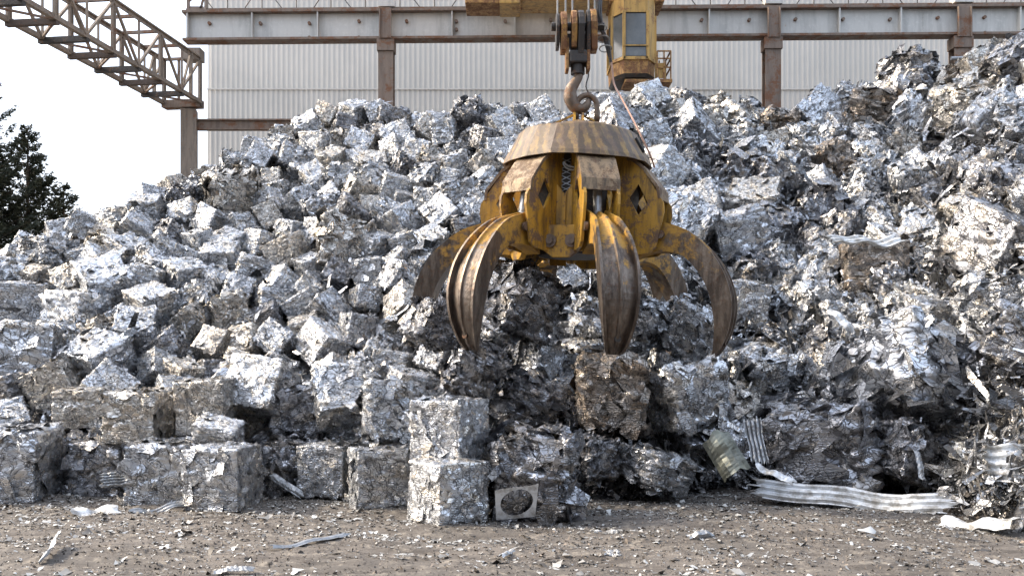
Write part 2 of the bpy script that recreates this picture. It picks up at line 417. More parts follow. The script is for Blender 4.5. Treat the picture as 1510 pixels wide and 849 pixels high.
def bale_mesh(seed, n=30, ragged=0.5, flaps=40, layered=1.6, squash=(1, 1, 1)):
    r = np.random.default_rng(seed); P, Q = cube_grid(n)
    D = np.sign(P) * np.abs(P / .5) ** (11 if ragged < .4 else 7); D /= np.linalg.norm(D, axis=1, keepdims=True)
    S = P.copy()
    disp = np.zeros(len(P))
    for K, amp, met in ((45, .060 if ragged > .4 else .028, (1, 1, layered)), (320, .034 if ragged > .4 else .026, (1.3, 1, layered * 1.3)), (1400, .006, (1, 1, 1))):
        sd = (r.random((K, 3)) - .5) * 1.1
        ax = r.integers(0, 3, K); sg = r.choice([-.5, .5], K); sd[np.arange(K), ax] = sg
        pm = P * np.array(met); sm = sd * np.array(met)
        d2 = (pm ** 2).sum(1)[:, None] - 2 * pm @ sm.T + (sm ** 2).sum(1)[None]
        w = d2.argmin(1); rd = r.normal(size=(K, 3)); rd /= np.linalg.norm(rd, axis=1, keepdims=True)
        rad = 1.6 / math.sqrt(K)
        disp += amp * (.5 + ragged) * (((P - sd[w]) * rd[w]).sum(1) / rad * .9 + r.normal(size=K)[w] * .45)
    # pressed layers: ridges running round the bale
    ly = S[:, 2] * 11 + 2.5 * fbm(S[:, 0] * 3 + seed, S[:, 1] * 3 + 7, 2) + .6 * fbm(S[:, 0] * 9 + 3, S[:, 1] * 9 + seed, 2)
    disp += .008 * (np.abs((ly % 1) * 2 - 1) - .5) * (vnoise(S[:, 0] * 3 + seed, S[:, 2] * 3 + S[:, 1] * 2 + 50) > .4)
    bulge = .018 * (1 - (2 * np.sort(np.abs(S), 1)[:, 1]) ** 2) * (.4 + ragged)
    P = P + D * (disp - .01 + bulge)[:, None]
    # chewed edges and corners
    ec = np.sort(np.abs(S), 1)[:, 1]
    P *= 1 - ((.05 if ragged > .4 else .03) + .10 * ragged * r.random()) * np.clip((ec - .38) / .12, 0, 1)[:, None] ** 2 * (.4 + fbm(S[:, 0] * 5 + S[:, 2] * 4 + 9 + seed, S[:, 1] * 5 - S[:, 2] * 3 + 30, 2))[:, None]
    A = r.normal(size=(3, 3)) * .035 * (.6 + ragged); P = P + S @ A
    P = P + .03 * (.3 + ragged) * np.sin(S[:, [1, 2, 0]] * r.uniform(3, 7, 3) + r.uniform(0, 6, 3))
    P *= np.array(squash)
    V, QQ = P, Q
    if flaps:
        for cnt, lo, hi, tl, bn, off in ((flaps, .06, .26, .40, .5, .008), (int(flaps * 2.6), .14, .62, .05 + .14 * ragged, .08 + .16 * ragged, .012)):
            k = r.integers(0, len(P), cnt)
            L = r.uniform(lo, hi, cnt) * (.7 + .5 * ragged); W = L * r.uniform(.12, .85, cnt) * (1 if cnt == flaps else .8)
            nrm = np.round(D[k]); nrm /= np.maximum(np.linalg.norm(nrm, axis=1, keepdims=True), 1)
            c_ = P[k] + nrm * off; lim = .5 - L[:, None] * .32; inpl = np.abs(nrm) < .5
            if cnt != flaps: c_ = np.where(inpl, np.clip(c_, -lim, lim), c_)
            sv, sq = shards(c_, nrm, L, W, tl, bn, 3, r)
            QQ = np.vstack([QQ, sq + len(V)]); V = np.vstack([V, sv])
    return V, QQ

NEAT = [bale_mesh(100 + i, 34, .06 + .08 * (i % 3), 24, 1.2 + .5 * (i % 3)) for i in range(7)]
ROUGH = [bale_mesh(200 + i, 30, .45 + .2 * (i % 3), 60, 1.0 + .8 * (i % 3)) for i in range(8)]
LOW = [bale_mesh(300 + i, 15, .4, 14, 1.3) for i in range(5)]
# a few bales burst into long strips
MESH = {}
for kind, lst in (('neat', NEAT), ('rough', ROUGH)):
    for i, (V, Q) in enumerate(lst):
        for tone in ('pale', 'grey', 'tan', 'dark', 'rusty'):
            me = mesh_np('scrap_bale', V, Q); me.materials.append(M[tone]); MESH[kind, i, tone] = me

def ray_ground(px, py, off=.25):
    d = 7.0
    while d < 24:
        if EYE + (HY - py) / F * d <= heap_h((px - CX) / F * d, d) + off: return d
        d += .03
    return d

BALES = []     # dicts
def bale(px, py, wpx, tone='grey', rot=(0, 0, 0), kind='neat', d=None, label=None, asp=(1, 1, 1), bottom=None, off=.25):
    """px,py centre in the photograph, wpx apparent width; d distance. bottom: pixel row of the base on the ground"""
    rz = R(rot[2]); k = abs(math.cos(rz)) + abs(math.sin(rz)) * .9 if wpx else 1
    if bottom: d = EYE * F / (bottom - HY) + .30
    if d is None: d = ray_ground(px, py, off)
    sz = wpx * d / F / k * (1.10 if bottom and px < 620 else 1.0)
    z = sz * asp[2] * .5 - .015 if bottom else EYE + (HY - py) / F * d
    BALES.append(dict(p=((px - CX) / F * d, d, z), s=(sz * asp[0], sz * asp[1], sz * asp[2]), r=tuple(R(a) for a in rot), tone=tone, kind=kind, label=label, px=px, py=py))

# front row, standing on the dirt
bale(22, 694, 98, 'grey', (0, 0, 3), bottom=738, label='grey bale cut by the left edge of the photo, front row on the dirt')
bale(108, 670, 78, 'dark', (0, 0, 30), bottom=724, asp=(1, 1, 1.22), kind='rough', label='tall dark bale with a bright top, second from the left in the front row')
bale(158, 690, 78, 'dark', (0, 0, -6), bottom=730, kind='neat', label='dark bale with a torn pale sheet low on its face, third in the front row')
bale(240, 698, 84, 'grey', (0, 0, 4), bottom=742, label='grey bale in the front row touching the wider pale-topped bale on its right')
bale(328, 702, 96, 'grey', (0, 0, -13), bottom=752, label='wide grey bale in the front row with horizontal folds, fifth from the left')
bale(418, 690, 90, 'dark', (0, 0, 24), bottom=731, kind='rough', label='dark shadowed bale set back in the front row beside a leaning strip')
bale(483, 692, 76, 'grey', (0, 0, -10), bottom=736, asp=(1, 1, 1.1), label='narrow bluish bale in the front row, left of the squat blue-grey one')
bale(560, 703, 96, 'grey', (0, 0, 20), bottom=750, label='squat blue-grey bale in the front row, left of the two stacked bales')
bale(660, 724, 118, 'pale', (0, 0, 38), bottom=776, asp=(1, 1, 1.08), label='neat pale bale at the bottom of the stack of two, nearest the camera')
bale(663, 632, 112, 'pale', (1, 1, -26), d=9.4, label='neat pale bale on top of the stack of two at the front')
bale(785, 702, 132, 'dark', (0, 2, -10), bottom=766, asp=(1, 1, 1.02), kind='rough', label='large dark ragged bale right of the stack of two, round cut-out at its foot')
# second tier
bale(122, 600, 74, 'tan', (4, 0, 6), 'neat', d=11.6, asp=(1, 1, .8), label='small tan bale in the second tier above the tall dark one')
bale(205, 612, 80, 'tan', (0, 0, -2), 'neat', d=10.9, asp=(1, 1, .95), label='tan square bale in the second tier, fine horizontal layers on its front')
bale(252, 608, 60, 'dark', (0, 4, 20), 'rough', d=11.5, label='dark bale squeezed between two tan ones in the second tier')
bale(310, 598, 84, 'tan', (3, -2, -6), 'neat', d=11.0, label='cream-fronted square bale in the second tier left of the big leaning one')
bale(322, 640, 74, 'pale', (28, 12, -8), 'neat', d=10.5, asp=(1, .6, .7), label='small tilted pale bale lying on the wide grey front-row bale')
bale(385, 575, 100, 'pale', (-22, 6, -14), 'neat', d=11.3, label='big pale-topped bale leaning left in the second tier')
bale(500, 585, 84, 'pale', (-30, -8, 12), 'neat', d=11.1, label='pale bale tipped back in the second tier, above the bluish front bale')
bale(578, 608, 92, 'grey', (0, 3, 14), 'rough', d=10.6, label='grey frayed bale in the second tier just left of the stack of two')
bale(786, 592, 96, 'dark', (16, 18, 12), 'rough', d=11.0, asp=(1, 1, .7), label='crumpled dark slab of a bale wedged above the large ragged bale')
bale(902, 583, 96, 'rusty', (0, 0, -4), 'rough', d=10.7, asp=(1, 1, 1.12), label='brown square bale below the tip of the middle grapple tine')
bale(1014, 583, 106, 'pale', (4, -12, 22), 'rough', d=10.7, asp=(1, 1, 1.0), label='silver-white bale with rounded corners right of the brown square one')
bale(880, 672, 66, 'dark', (5, 0, 20), 'rough', d=10.3, label='black-sided bale under the brown square bale')
bale(965, 690, 100, 'grey', (14, 10, 40), 'rough', d=10.3, asp=(1, 1, .65), label='burst grey bale spilling strips below the silver-white bale')
bale(1212, 660, 172, 'dark', (3, -8, -18), 'rough', d=10.6, asp=(1, .8, .85), label='very large dark bale behind the long corrugated sheet on the ground')
bale(1340, 575, 190, 'grey', (-24, 26, 24), 'rough', d=11.0, asp=(1.1, 1, .85), label='huge grey torn bale tilted on its edge at lower right')
bale(1282, 400, 96, 'rusty', (0, 0, -6), 'neat', d=None, label='square brown bale with a white sheet on top, right of the grapple')
bale(1478, 700, 96, 'grey', (6, 6, 14), 'rough', d=9.6, asp=(1, 1, .9), label='grey layered bale at the right edge just above the dirt')
bale(1468, 560, 150, 'dark', (10, -18, 30), 'rough', d=10.9, asp=(1, 1, .9), label='large near-black bale at the right edge behind the huge tilted one')
bale(440, 606, 80, 'dark', (0, 6, 10), 'rough', d=11.3, label='dark bale in the second tier between the big leaning one and the tipped one')
# hand-placed bales on the left flank and around the grab
for px, py, wp, tone, rot, kd, lab in [
    (40, 530, 104, 'grey', (-8, 2, 6), 'neat', 'big grey bale at the left edge in the third tier'),
    (66, 540, 54, 'pale', (0, 0, -20), 'neat', 'small cream-lit bale against the big grey one at the left edge'),
    (148, 535, 100, 'grey', (30, 12, -30), 'neat', 'dark-faced diamond-tilted bale at lower left in the third tier'),
    (112, 466, 84, 'pale', (0, 8, -18), 'neat', 'bright cream square-faced bale on the left slope'),
    (36, 450, 84, 'grey', (6, 0, 14), 'neat', 'layered grey bale at the left edge above the third tier'),
    (222, 452, 76, 'pale', (20, 20, -34), 'neat', 'light bale standing on a corner right of the bright cream one'),
    (272, 410, 66, 'pale', (10, 24, -40), 'neat', 'small white bale tipped on its corner on the left slope'),
    (155, 425, 92, 'pale', (32, -14, 36), 'neat', 'large bale tipped towards the camera above the bright cream one'),
    (338, 462, 68, 'tan', (0, -16, 24), 'rough', 'cream ragged bale in the middle of the left slope'),
    (200, 492, 66, 'grey', (40, 4, 12), 'neat', 'flat-lying pale bale under the light corner-standing one'),
    (470, 216, 56, 'pale', (10, 6, -24), 'neat', 'bright white bale high on the slope left of the second column'),
    (345, 290, 92, 'tan', (14, -20, 30), 'rough', 'large ragged bale high on the left slope below the truss column'),
    (505, 362, 92, 'tan', (0, 10, 20), 'rough', 'broad tan bale half way up left of the grapple'),
    (430, 345, 50, 'pale', (0, 10, -34), 'neat', 'small white bale half way up the left slope'),
    (780, 470, 96, 'grey', (6, -16, 16), 'rough', 'ragged grey bale caught between the grapple tines'),
    (858, 505, 84, 'pale', (10, 10, -20), 'rough', 'crinkled silver bale inside the grapple behind the middle tine'),
    (800, 545, 92, 'grey', (10, 14, 30), 'rough', 'grey crushed bale under the open grapple'),
    (700, 545, 80, 'dark', (14, 30, 10), 'rough', 'dark crumpled bale under the left tine tip'),
    (640, 478, 84, 'dark', (8, 30, 40), 'rough', 'dark bale hiding the tip of the far left tine'),
    (1180, 205, 56, 'pale', (16, -20, 34), 'rough', 'cream-faced bale high on the right slope below the third column'),
    (1460, 450, 100, 'pale', (8, -10, 30), 'rough', 'big silver crumpled bale at the right edge half way up'),
    (1200, 450, 84, 'pale', (26, 10, 20), 'rough', 'silver bale with a crumpled top left below the square brown bale'),
    (1130, 560, 100, 'grey', (22, -10, 12), 'rough', 'grey ragged bale between the silver-white bale and the huge tilted one'),
    (1135, 275, 66, 'dark', (10, 30, 10), 'rough', 'dark bale right of the grapple canopy'),
    (1012, 488, 76, 'grey', (20, 30, 10), 'rough', 'scrunched grey bale inside the right tine of the grapple')]:
    bale(px, py, wp, tone, rot, kd, label=lab, off=.22, d={640: 10.9, 1012: 11.9, 700: 10.6}.get(px))

bale(775, 445, 112, 'dark', (14, 20, 30), 'rough', d=11.6, label='dark layered bale rising between the open tines, under the grapple body')
bale(940, 478, 84, 'grey', (20, -14, 50), 'rough', d=11.7, label='grey ragged bale between the middle and the right tine')
bale(1335, 668, 96, 'dark', (8, 20, 30), 'rough', d=10.3, label='dark broken bale in the shade under the huge tilted bale')
# the rest of the heap: bales scattered over its surface, ragged and half buried towards the right
occ = [(b['p'][0], b['p'][1], max(b['s']) * .5) for b in BALES]
pts = []
tries = 0
r2 = random.Random(5)
while tries < 40000:
    tries += 1
    Y = r2.uniform(9.8, 21.5); u = r2.uniform(-1.0, 1560); X = (u - CX) / F * Y
    h = float(heap_h(X, Y))
    if h < .15: continue
    right = min(1, max(0, (u - 620) / 500))
    if u < 560: right = 0
    sz = r2.uniform(.48, .68) if r2.random() > right * .7 else r2.uniform(.5, .95)
    if right < .5 and Y > 12.2: sz *= .80
    sp = .55 * (1 + .04 * right)
    if any((X - a) ** 2 + ((Y - b) * 1.25) ** 2 < (sp * sz + c * .82) ** 2 for a, b, c in occ): continue
    occ.append((X, Y, sz * .5)); pts.append((X, Y, h, sz, u, right))
for X, Y, h, sz, u, right in pts:
    kd = 'rough' if r2.random() < .16 + .55 * right else 'neat'
    q = r2.random()
    if right < .5: tone = 'pale' if q < .56 else 'grey' if q < .78 else 'tan' if q < .90 else 'dark'
    else: tone = 'pale' if q < .28 else 'grey' if q < .56 else 'dark' if q < .82 else 'tan' if q < .94 else 'rusty'
    rot = (r2.gauss(.38, .45), r2.gauss(0, .45), r2.uniform(-math.pi, math.pi))
    z = h + sz * r2.uniform(.24, .50) - .04 * right
    BALES.append(dict(p=(X, Y, z), s=(sz * r2.uniform(.85, 1.15), sz * r2.uniform(.85, 1.15), sz * r2.uniform(.8, 1.05)), r=rot, tone=tone, kind=kd, label=None,
                      px=u, py=HY - (z - EYE) / Y * F))
for i, b in enumerate(BALES):
    rr = random.Random(i * 7 + 1); n = 7 if b['kind'] == 'neat' else 8
    b['var'] = rr.randrange(n)
    o = bpy.data.objects.new('scrap_bale', MESH[b['kind'], b['var'], b['tone']]); COL.objects.link(o)
    o.location = b['p']; o.scale = b['s']; o.rotation_euler = b['r']; b['o'] = o

# ---------------------------------------------------------------- heap bed and loose scrap
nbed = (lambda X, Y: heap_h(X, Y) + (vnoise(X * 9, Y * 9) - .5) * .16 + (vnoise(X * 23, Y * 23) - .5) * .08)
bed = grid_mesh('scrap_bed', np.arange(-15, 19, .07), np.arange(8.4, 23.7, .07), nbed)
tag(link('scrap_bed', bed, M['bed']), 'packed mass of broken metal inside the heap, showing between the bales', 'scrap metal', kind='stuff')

def on_heap(n, fn, lift):
    P = []; N = []
    while sum(len(p) for p in P) < n:
        m = n * 2; Y = rng.uniform(8.6, 21.5, m); u = rng.uniform(-20, 1540, m); X = (u - CX) / F * Y
        h = heap_h(X, Y); ok = (h > -.02) & (rng.random(m) < fn(u, Y, h)); X, Y, h = X[ok], Y[ok], h[ok]
        dx = (heap_h(X + .1, Y) - heap_h(X - .1, Y)) / .2; dy = (heap_h(X, Y + .1) - heap_h(X, Y - .1)) / .2
        nn = np.stack([-dx, -dy, np.ones_like(dx)], 1); nn /= np.linalg.norm(nn, axis=1, keepdims=True)
        P.append(np.stack([X, Y, h], 1) + nn * rng.uniform(0, lift, (len(X), 1))); N.append(nn)
    return np.vstack(P)[:n], np.vstack(N)[:n]
def dens(u, Y, h):
    rt = np.clip((u - 560) / 420, 0, 1)
    near = np.clip(1.5 - h / 4.5, .25, 1)
    return np.clip(.10 + .9 * rt, 0, 1) * near
n = 17000
P, N = on_heap(n, dens, .34); L = rng.lognormal(-2.05, .6, n).clip(.03, .7); W = L * rng.uniform(.06, .5, n)
V, Q = shards(P, N, L, W, .8, .45)
tag(link('loose_scrap', mesh_np('loose_scrap', V, Q), M['loose']), 'loose torn strips and crumpled sheet metal scattered over the heap', 'scrap metal', kind='stuff')
n = 1500
P, N = on_heap(n, dens, .45); L = rng.lognormal(-1.1, .4, n).clip(.15, .9); W = L * rng.uniform(.05, .22, n)
V, Q = shards(P, N, L, W, .6, .12)
tag(link('loose_scrap', mesh_np('loose_scrap', V, Q), M['loose']), 'long bent offcuts and profiles sticking out of the heap', 'scrap metal', kind='stuff')
n = 9000
P, N = on_heap(n, lambda u, Y, h: np.clip(1.1 - h / 1.2, 0, 1), .10); L = rng.lognormal(-2.6, .5, n).clip(.02, .4); W = L * rng.uniform(.15, .7, n)
V, Q = shards(P, N, L, W, .5, .6)
tag(link('loose_scrap', mesh_np('loose_scrap', V, Q), M['loose']), 'small torn scraps piled along the foot of the heap', 'scrap metal', kind='stuff')
# crumbs on the yard
n = 26000
Y = 6.4 + 5.2 * rng.random(n) ** .8; X = rng.uniform(-.56, .56, n) * Y
keep = (vnoise(X * 1.2, Y * 2.5) - .15 + .75 * np.clip((Y - 7.8) / 2, 0, 1)) > rng.random(n) * .95
X, Y = X[keep], Y[keep]; n = len(X)
L = rng.lognormal(-3.75, .6, n).clip(.008, .16); W = L * rng.uniform(.2, .8, n)
P = np.stack([X, Y, ground_h(X, Y) + .006 + L * .05], 1); N = np.tile([0., 0., 1.], (n, 1))
V, Q = shards(P, N, L, W, .12, .3)
tag(link('metal_crumbs', mesh_np('metal_crumbs', V, Q), M['flake']), 'fine metal flakes and grit trodden into the dirt', 'litter', kind='stuff')

n = 22000
Y = 6.4 + 4.6 * rng.random(n) ** .8; X = rng.uniform(-.56, .56, n) * Y
L = rng.lognormal(-4.45, .5, n).clip(.005, .05); W = L * rng.uniform(.5, 1, n)
P = np.stack([X, Y, ground_h(X, Y) + L * .15], 1); N = np.tile([0., 0., 1.], (n, 1))
V, Q = shards(P, N, L, W, .9, .8, 2)
s = NT('gravel_grit'); rd = s.n('NewGeometry').outputs['Random Per Island']
M['grit'] = s.out(s.mix(s.ramp(rd, 0, 1), (.03, .027, .024), (.26, .22, .185)), .85, 0)
tag(link('gravel', mesh_np('gravel', V, Q), M['grit']), 'dark grit and small stones loose on the dirt', 'gravel', kind='stuff')
# unseen dark block added behind the camera: near bale faces mirror it, not sky
blocker = MB().box((0, -9.5, 5.25), (64, 5, 10.5)); M['blocker'] = painted('dark_blocker_surface', (.10, .095, .09), .03, 0, .7)
for k in range(13): blocker.box((-30 + 5 * k, -6.92, 5.2), (.3, .12, 10.3))
tag(blocker.build('reflection_blocker', M['blocker']), 'added unseen dark block behind the camera that darkens the bale reflections', 'building')

# ---------------------------------------------------------------- single pieces of sheet metal one can point at
def at(px, py, d): return Vector(((px - CX) / F * d, d, EYE + (HY - py) / F * d))
def gd(py): return EYE * F / (py - HY)
def ribbed(name, a, b, width, label, mat, ribs=4, amp=.025, up=(0, -.5, 1), curl=.0, wav=.03, seed=0, cat='metal sheet', taper=.15, jag=.03):
    """a bent ribbed sheet from a to b"""
    r = random.Random(seed); a = Vector(a); b = Vector(b); t = (b - a).normalized(); L = (b - a).length
    up = Vector(up).normalized(); s_ = t.cross(up).normalized(); up = s_.cross(t)
    m, k = 22, ribs * 6 + 1; vs = []
    for i in range(m):
        q = i / (m - 1); wv = wav * math.sin(q * 5 + seed) + wav * .5 * math.sin(q * 13 + seed * 2)
        wd = width * (1 - taper * math.sin(q * 3 + seed) ** 2)
        ext = [r.uniform(-jag, jag) for _ in range(k)]
        for j in range(k):
            c = j / (k - 1) - .5; prof_ = amp * max(-1, min(1, 1.8 * math.cos(c * ribs * 2 * math.pi)))
            e = ext[j] if i in (0, m - 1) else 0
            ang = c * curl
            off = (math.sin(ang) / curl * width if curl else c * wd); hh = ((math.cos(ang) - 1) / curl * width if curl else 0)
            vs.append(a + t * (L * q + e) + s_ * off + up * (prof_ + wv + hh + r.uniform(-.004, .004)))
    fs = [(i * k + j, (i + 1) * k + j, (i + 1) * k + j + 1, i * k + j + 1) for i in range(m - 1) for j in range(k - 1)]
    mb = MB(); mb.add(vs, fs); o = mb.build(name, mat)
    md = o.modifiers.new('thickness', 'SOLIDIFY'); md.thickness = .004
    return tag(o, label, cat)
ribbed('corrugated_sheet', at(1116, 732, gd(736) - .1) + Vector((0, 0, .07)), at(1402, 746, gd(758)) + Vector((0, 0, .04)), .27, 'long white corrugated sheet lying on the dirt at lower right', M['sheet'], 3, .017, (0, -.9, 1), .25, .045, 1, 'metal sheet', .35, .10)
ribbed('curled_sheet', at(1052, 640, 10.2), at(1086, 696, 9.95), .36, 'olive curled sheet standing at the foot of the heap below the silver-white bale', M['olive'], 1, .004, (-.3, -1, .3), 1.9, .02, 2)
ribbed('ribbed_panel', at(1108, 618, 10.1), at(1120, 682, 9.95), .20, 'short ribbed pale panel leaning right of the olive curled sheet', M['bare'], 4, .014, (.1, -1, .2), 0, .01, 3)
ribbed('metal_strip', at(1118, 684, 9.9), at(1170, 712, 9.75), .10, 'bluish strip sloping down between the curled sheet and the long corrugated one', M['sheet'], 1, .006, (0, -.6, 1), .6, .02, 4, 'metal strip')
ribbed('metal_strip', at(1222, 452, 12.2), at(1258, 490, 12.0), .13, 'white bent strip below the left corner of the square brown bale', M['sheet'], 1, .01, (.3, -1, .4), .5, .03, 5, 'metal strip')
ribbed('metal_strip', at(1222, 505, 11.6), at(1236, 532, 11.5), .12, 'small white curved strip under the bent one near the brown bale', M['sheet'], 1, .008, (.2, -1, .3), .9, .03, 6, 'metal strip')
ribbed('metal_sheet', at(1226, 360, 12.55), at(1325, 352, 12.7), .26, 'crumpled white sheet lying across the top of the square brown bale', M['sheet'], 2, .02, (0, -.5, 1), 0, .05, 7)
ribbed('metal_flake', at(104, 760, gd(760)) + Vector((0, 0, .04)), at(172, 754, gd(752)) + Vector((0, 0, .05)), .26, 'broad white flake on the dirt before the third front bale', M['sheet'], 1, .01, (0, -.3, 1), .3, .03, 8, 'metal flake')
ribbed('metal_flake', at(60, 828, gd(828)) + Vector((0, 0, .02)), at(86, 804, gd(808)) + Vector((0, 0, .1)), .09, 'small upright grey flake on the dirt at lower left', M['sheet'], 1, .005, (-.8, -.6, .5), .3, .01, 9, 'metal flake', .5)
ribbed('metal_strip', at(398, 808, gd(808)) + Vector((0, 0, .02)), at(512, 795, gd(795)) + Vector((0, 0, .03)), .07, 'long thin pale strip on the dirt before the front row', M['bare'], 1, .005, (0, -.2, 1), .3, .015, 10, 'metal strip', .5)
ribbed('metal_flake', at(315, 842, gd(843)) + Vector((0, 0, .015)), at(372, 841, gd(841)) + Vector((0, 0, .02)), .08, 'flat pale flake at the bottom edge of the photo', M['bare'], 1, .004, (0, -.2, 1), .2, .01, 11, 'metal flake', .4)
ribbed('metal_flake', at(1020, 794, gd(796)) + Vector((0, 0, .02)), at(1052, 794, gd(794)) + Vector((0, 0, .05)), .13, 'folded grey flake alone on the dirt right of centre', M['bare'], 1, .02, (0, -.7, 1), 1.4, .02, 12, 'metal flake')
ribbed('metal_flake', at(740, 822, gd(823)) + Vector((0, 0, .015)), at(756, 814, gd(815)) + Vector((0, 0, .03)), .05, 'little white curled flake on the dirt below the large ragged bale', M['sheet'], 1, .003, (0, -.5, 1), 1.2, .01, 13, 'metal flake')
ribbed('metal_flake', at(893, 818, gd(819)) + Vector((0, 0, .015)), at(912, 818, gd(819)) + Vector((0, 0, .02)), .10, 'square grey chip on the dirt below the burst bale', M['bare'], 1, .002, (0, -.3, 1), 0, .005, 14, 'metal flake', .1)
ribbed('metal_strip', at(874, 785, gd(786)) + Vector((0, 0, .015)), at(912, 788, gd(789)) + Vector((0, 0, .03)), .05, 'thin light strip on the dirt above the square grey chip', M['bare'], 1, .006, (0, -.5, 1), .5, .015, 15, 'metal strip', .5)
ribbed('metal_sheet', at(1392, 768, gd(772)) + Vector((0, 0, .03)), at(1500, 782, gd(790)) + Vector((0, 0, .04)), .20, 'torn white sheet trailing over the dirt at the right edge', M['sheet'], 1, .02, (0, -.6, 1), .5, .04, 16)
ribbed('metal_sheet', at(1455, 680, 9.0), at(1530, 690, 9.0), .42, 'layered white sheet at the right edge above the trailing one', M['sheet'], 4, .02, (0, -1, .5), 0, .03, 17)
ribbed('ribbed_panel', at(1406, 660, 9.9), at(1436, 672, 9.8), .24, 'square ribbed white scrap under the huge tilted bale', M['sheet'], 3, .012, (.2, -1, .5), 0, .01, 18)
ribbed('metal_strip', at(1352, 664, 9.9), at(1362, 706, 9.7), .07, 'upright splintered strip under the huge tilted bale', M['bare'], 1, .004, (.2, -1, .2), .4, .01, 19, 'metal strip', .5)
ribbed('metal_sheet', at(150, 708, gd(736) - .38), at(192, 702, gd(735) - .35), .16, 'small pale torn sheet stuck to the dark bale in the front row', M['bare'], 5, .008, (0, -1, .4), .5, .02, 20)
ribbed('metal_strip', at(400, 700, gd(735)), at(446, 730, gd(736)), .08, 'brown strip leaning against the dark shadowed bale in the front row', M['bare'], 1, .004, (0, -1, .5), .3, .01, 21, 'metal strip')
ribbed('metal_sheet', at(196, 760, gd(758)) + Vector((0, 0, .03)), at(288, 748, gd(748)) + Vector((0, 0, .04)), .14, 'crumpled grey sheet on the dirt along the wide grey bale', M['bare'], 2, .01, (0, -.4, 1), 0, .03, 22)
# sheet with the round cut-out at the foot of the ragged bale
c0 = at(762, 742, 8.72); out_ = [(-.19, -.16), (.17, -.17), (.20, .15), (.12, .13), (-.13, .14), (-.20, .12)]
hole = [(.15 * math.cos(a) - .0, .125 * math.sin(a) - .01) for a in np.linspace(0, 2 * math.pi, 25)[:-1]]
vs, fs = prism(out_, [hole], .006, lambda a, b, n: c0 + Vector((a, n - b * .35, b + .02 + .02 * math.sin(a * 9))))
tag(MB().add(vs, fs).build('cut_sheet', M['sheet']), 'white sheet with a round hole leaning on the large dark ragged bale', 'metal sheet')

# ---------------------------------------------------------------- warehouse behind
wl = -9.62; wr = 22.0; WY = 30.0
def wall_strip(name, x0, x1, z0, z1, Yw, parent):
    V = []; Q = []; x = x0; p = .16; pts_ = []
    while x < x1:
        for dx, dy in ((0, 0), (.075, 0), (.095, -.02), (.14, -.02)):
            if x + dx <= x1: pts_.append((x + dx, Yw + dy))
        x += p
    for z in (z0, z1): V += [(a, b, z) for a, b in pts_]
    k = len(pts_); Q = [(i, i + 1, k + i + 1, k + i) for i in range(k - 1)]
    return link(name, mesh_np(name, V, Q), M['wall'], parent)
wh = empty('warehouse', (0, WY, 0), label='pale grey corrugated metal warehouse wall behind the gantry', cat='building')
def child(o, p): o.parent = p; o.matrix_parent_inverse = Matrix.Translation(-Vector(p.location)); return o
child(wall_strip('lower_cladding', wl, 13.7, 0, 9.9, WY, None), wh)
child(wall_strip('upper_cladding', wl, wr, 9.93, 16, WY + .05, None), wh)
child(wall_strip('lower_cladding', 14.5, wr, 0, 9.9, WY + .02, None), wh)
child(MB().box(((13.7 + 14.5) / 2, WY + .12, 4.95), (.84, .05, 9.9)).build('recessed_panel', M['wall']), wh)
child(MB().box(((wl + wr) / 2, WY + 6.1, 8), (wr - wl - .1, 12, 15.9)).build('building_shell', M['wall']), wh)
child(MB().box(((wl + 13.7) / 2, WY - .045, 9.915), (13.7 - wl, .02, .05)).build('seam_flashing', M['wall']), wh)
m = MB()
for a, b in (((13.75, 10.2), (14.4, 7.8)), ((14.45, 10.2), (13.8, 7.8)), ((13.75, 7.9), (14.9, 8.6)), ((14.42, 10.4), (14.42, 8.2))):
    m.beam((a[0], WY - .1, a[1]), (b[0], WY - .1, b[1]), .04, .04)
child(m.build('cross_brace', M['rustbeam']), wh)

# ---------------------------------------------------------------- crane runway
GY = 25.0; ztop = EYE + (HY - 19) / F * GY; zbot = EYE + (HY - 63) / F * GY
GX0, GX1 = (275 - CX) / F * GY, 16.5
gr = empty('runway_girder', (GX0, GY, zbot), label='long grey riveted runway girder crossing above the heap', cat='girder')
SLP = .0075     # the girder climbs slightly to the right
def gz(x): return (x - GX0) * SLP
def gchild(o): return child(o, gr)
def gbeam(x0, x1, z, y, wd, ht): return MB().beam((x0, y, z + gz(x0)), (x1, y, z + gz(x1)), wd, ht)
H = ztop - zbot
gchild(gbeam(GX0, GX1, (ztop + zbot) / 2, GY, .03, H - .1).build('web', M['girder']))
gchild(gbeam(GX0 - .06, GX1, ztop - .03, GY, .42, .06).build('top_flange', M['rustbeam']))
gchild(gbeam(GX0 - .04, GX1, zbot + .03, GY, .42, .06).build('bottom_flange', M['rustbeam']))
gchild(gbeam(GX0, GX1, ztop + .05, GY, .09, .09).build('rail', M['rustbeam']))
for px in (279, 374, 470, 667, 759, 850, 1044, 1235, 1325, 1500):
    x = (px - CX) / F * GY
    gchild(MB().box((x, GY - .10, (ztop + zbot) / 2 + gz(x)), (.035, .17, H - .13)).build('stiffener', M['girder']))
for px, rows in ((310, (36, 60)), (385, (36,)), (457, (36, 57)), (530, (33, 57)), (600, (33, 57)), (673, (33, 45, 57)), (745, (33, 56)), (812, (31,)), (1034, (31, 55)), (1104, (31,)), (1172, (30, 54)), (1242, (30, 53)), (1311, (30, 53)), (1381, (28, 52)), (1450, (27, 50))):
    x = (px - CX) / F * GY
    for py in rows: z = EYE + (HY - py) / F * GY; gchild(MB().cyl((x, GY - .10, z), (x, GY - .015, z), .045, 8).build('bolt_head', M['rustbeam']))
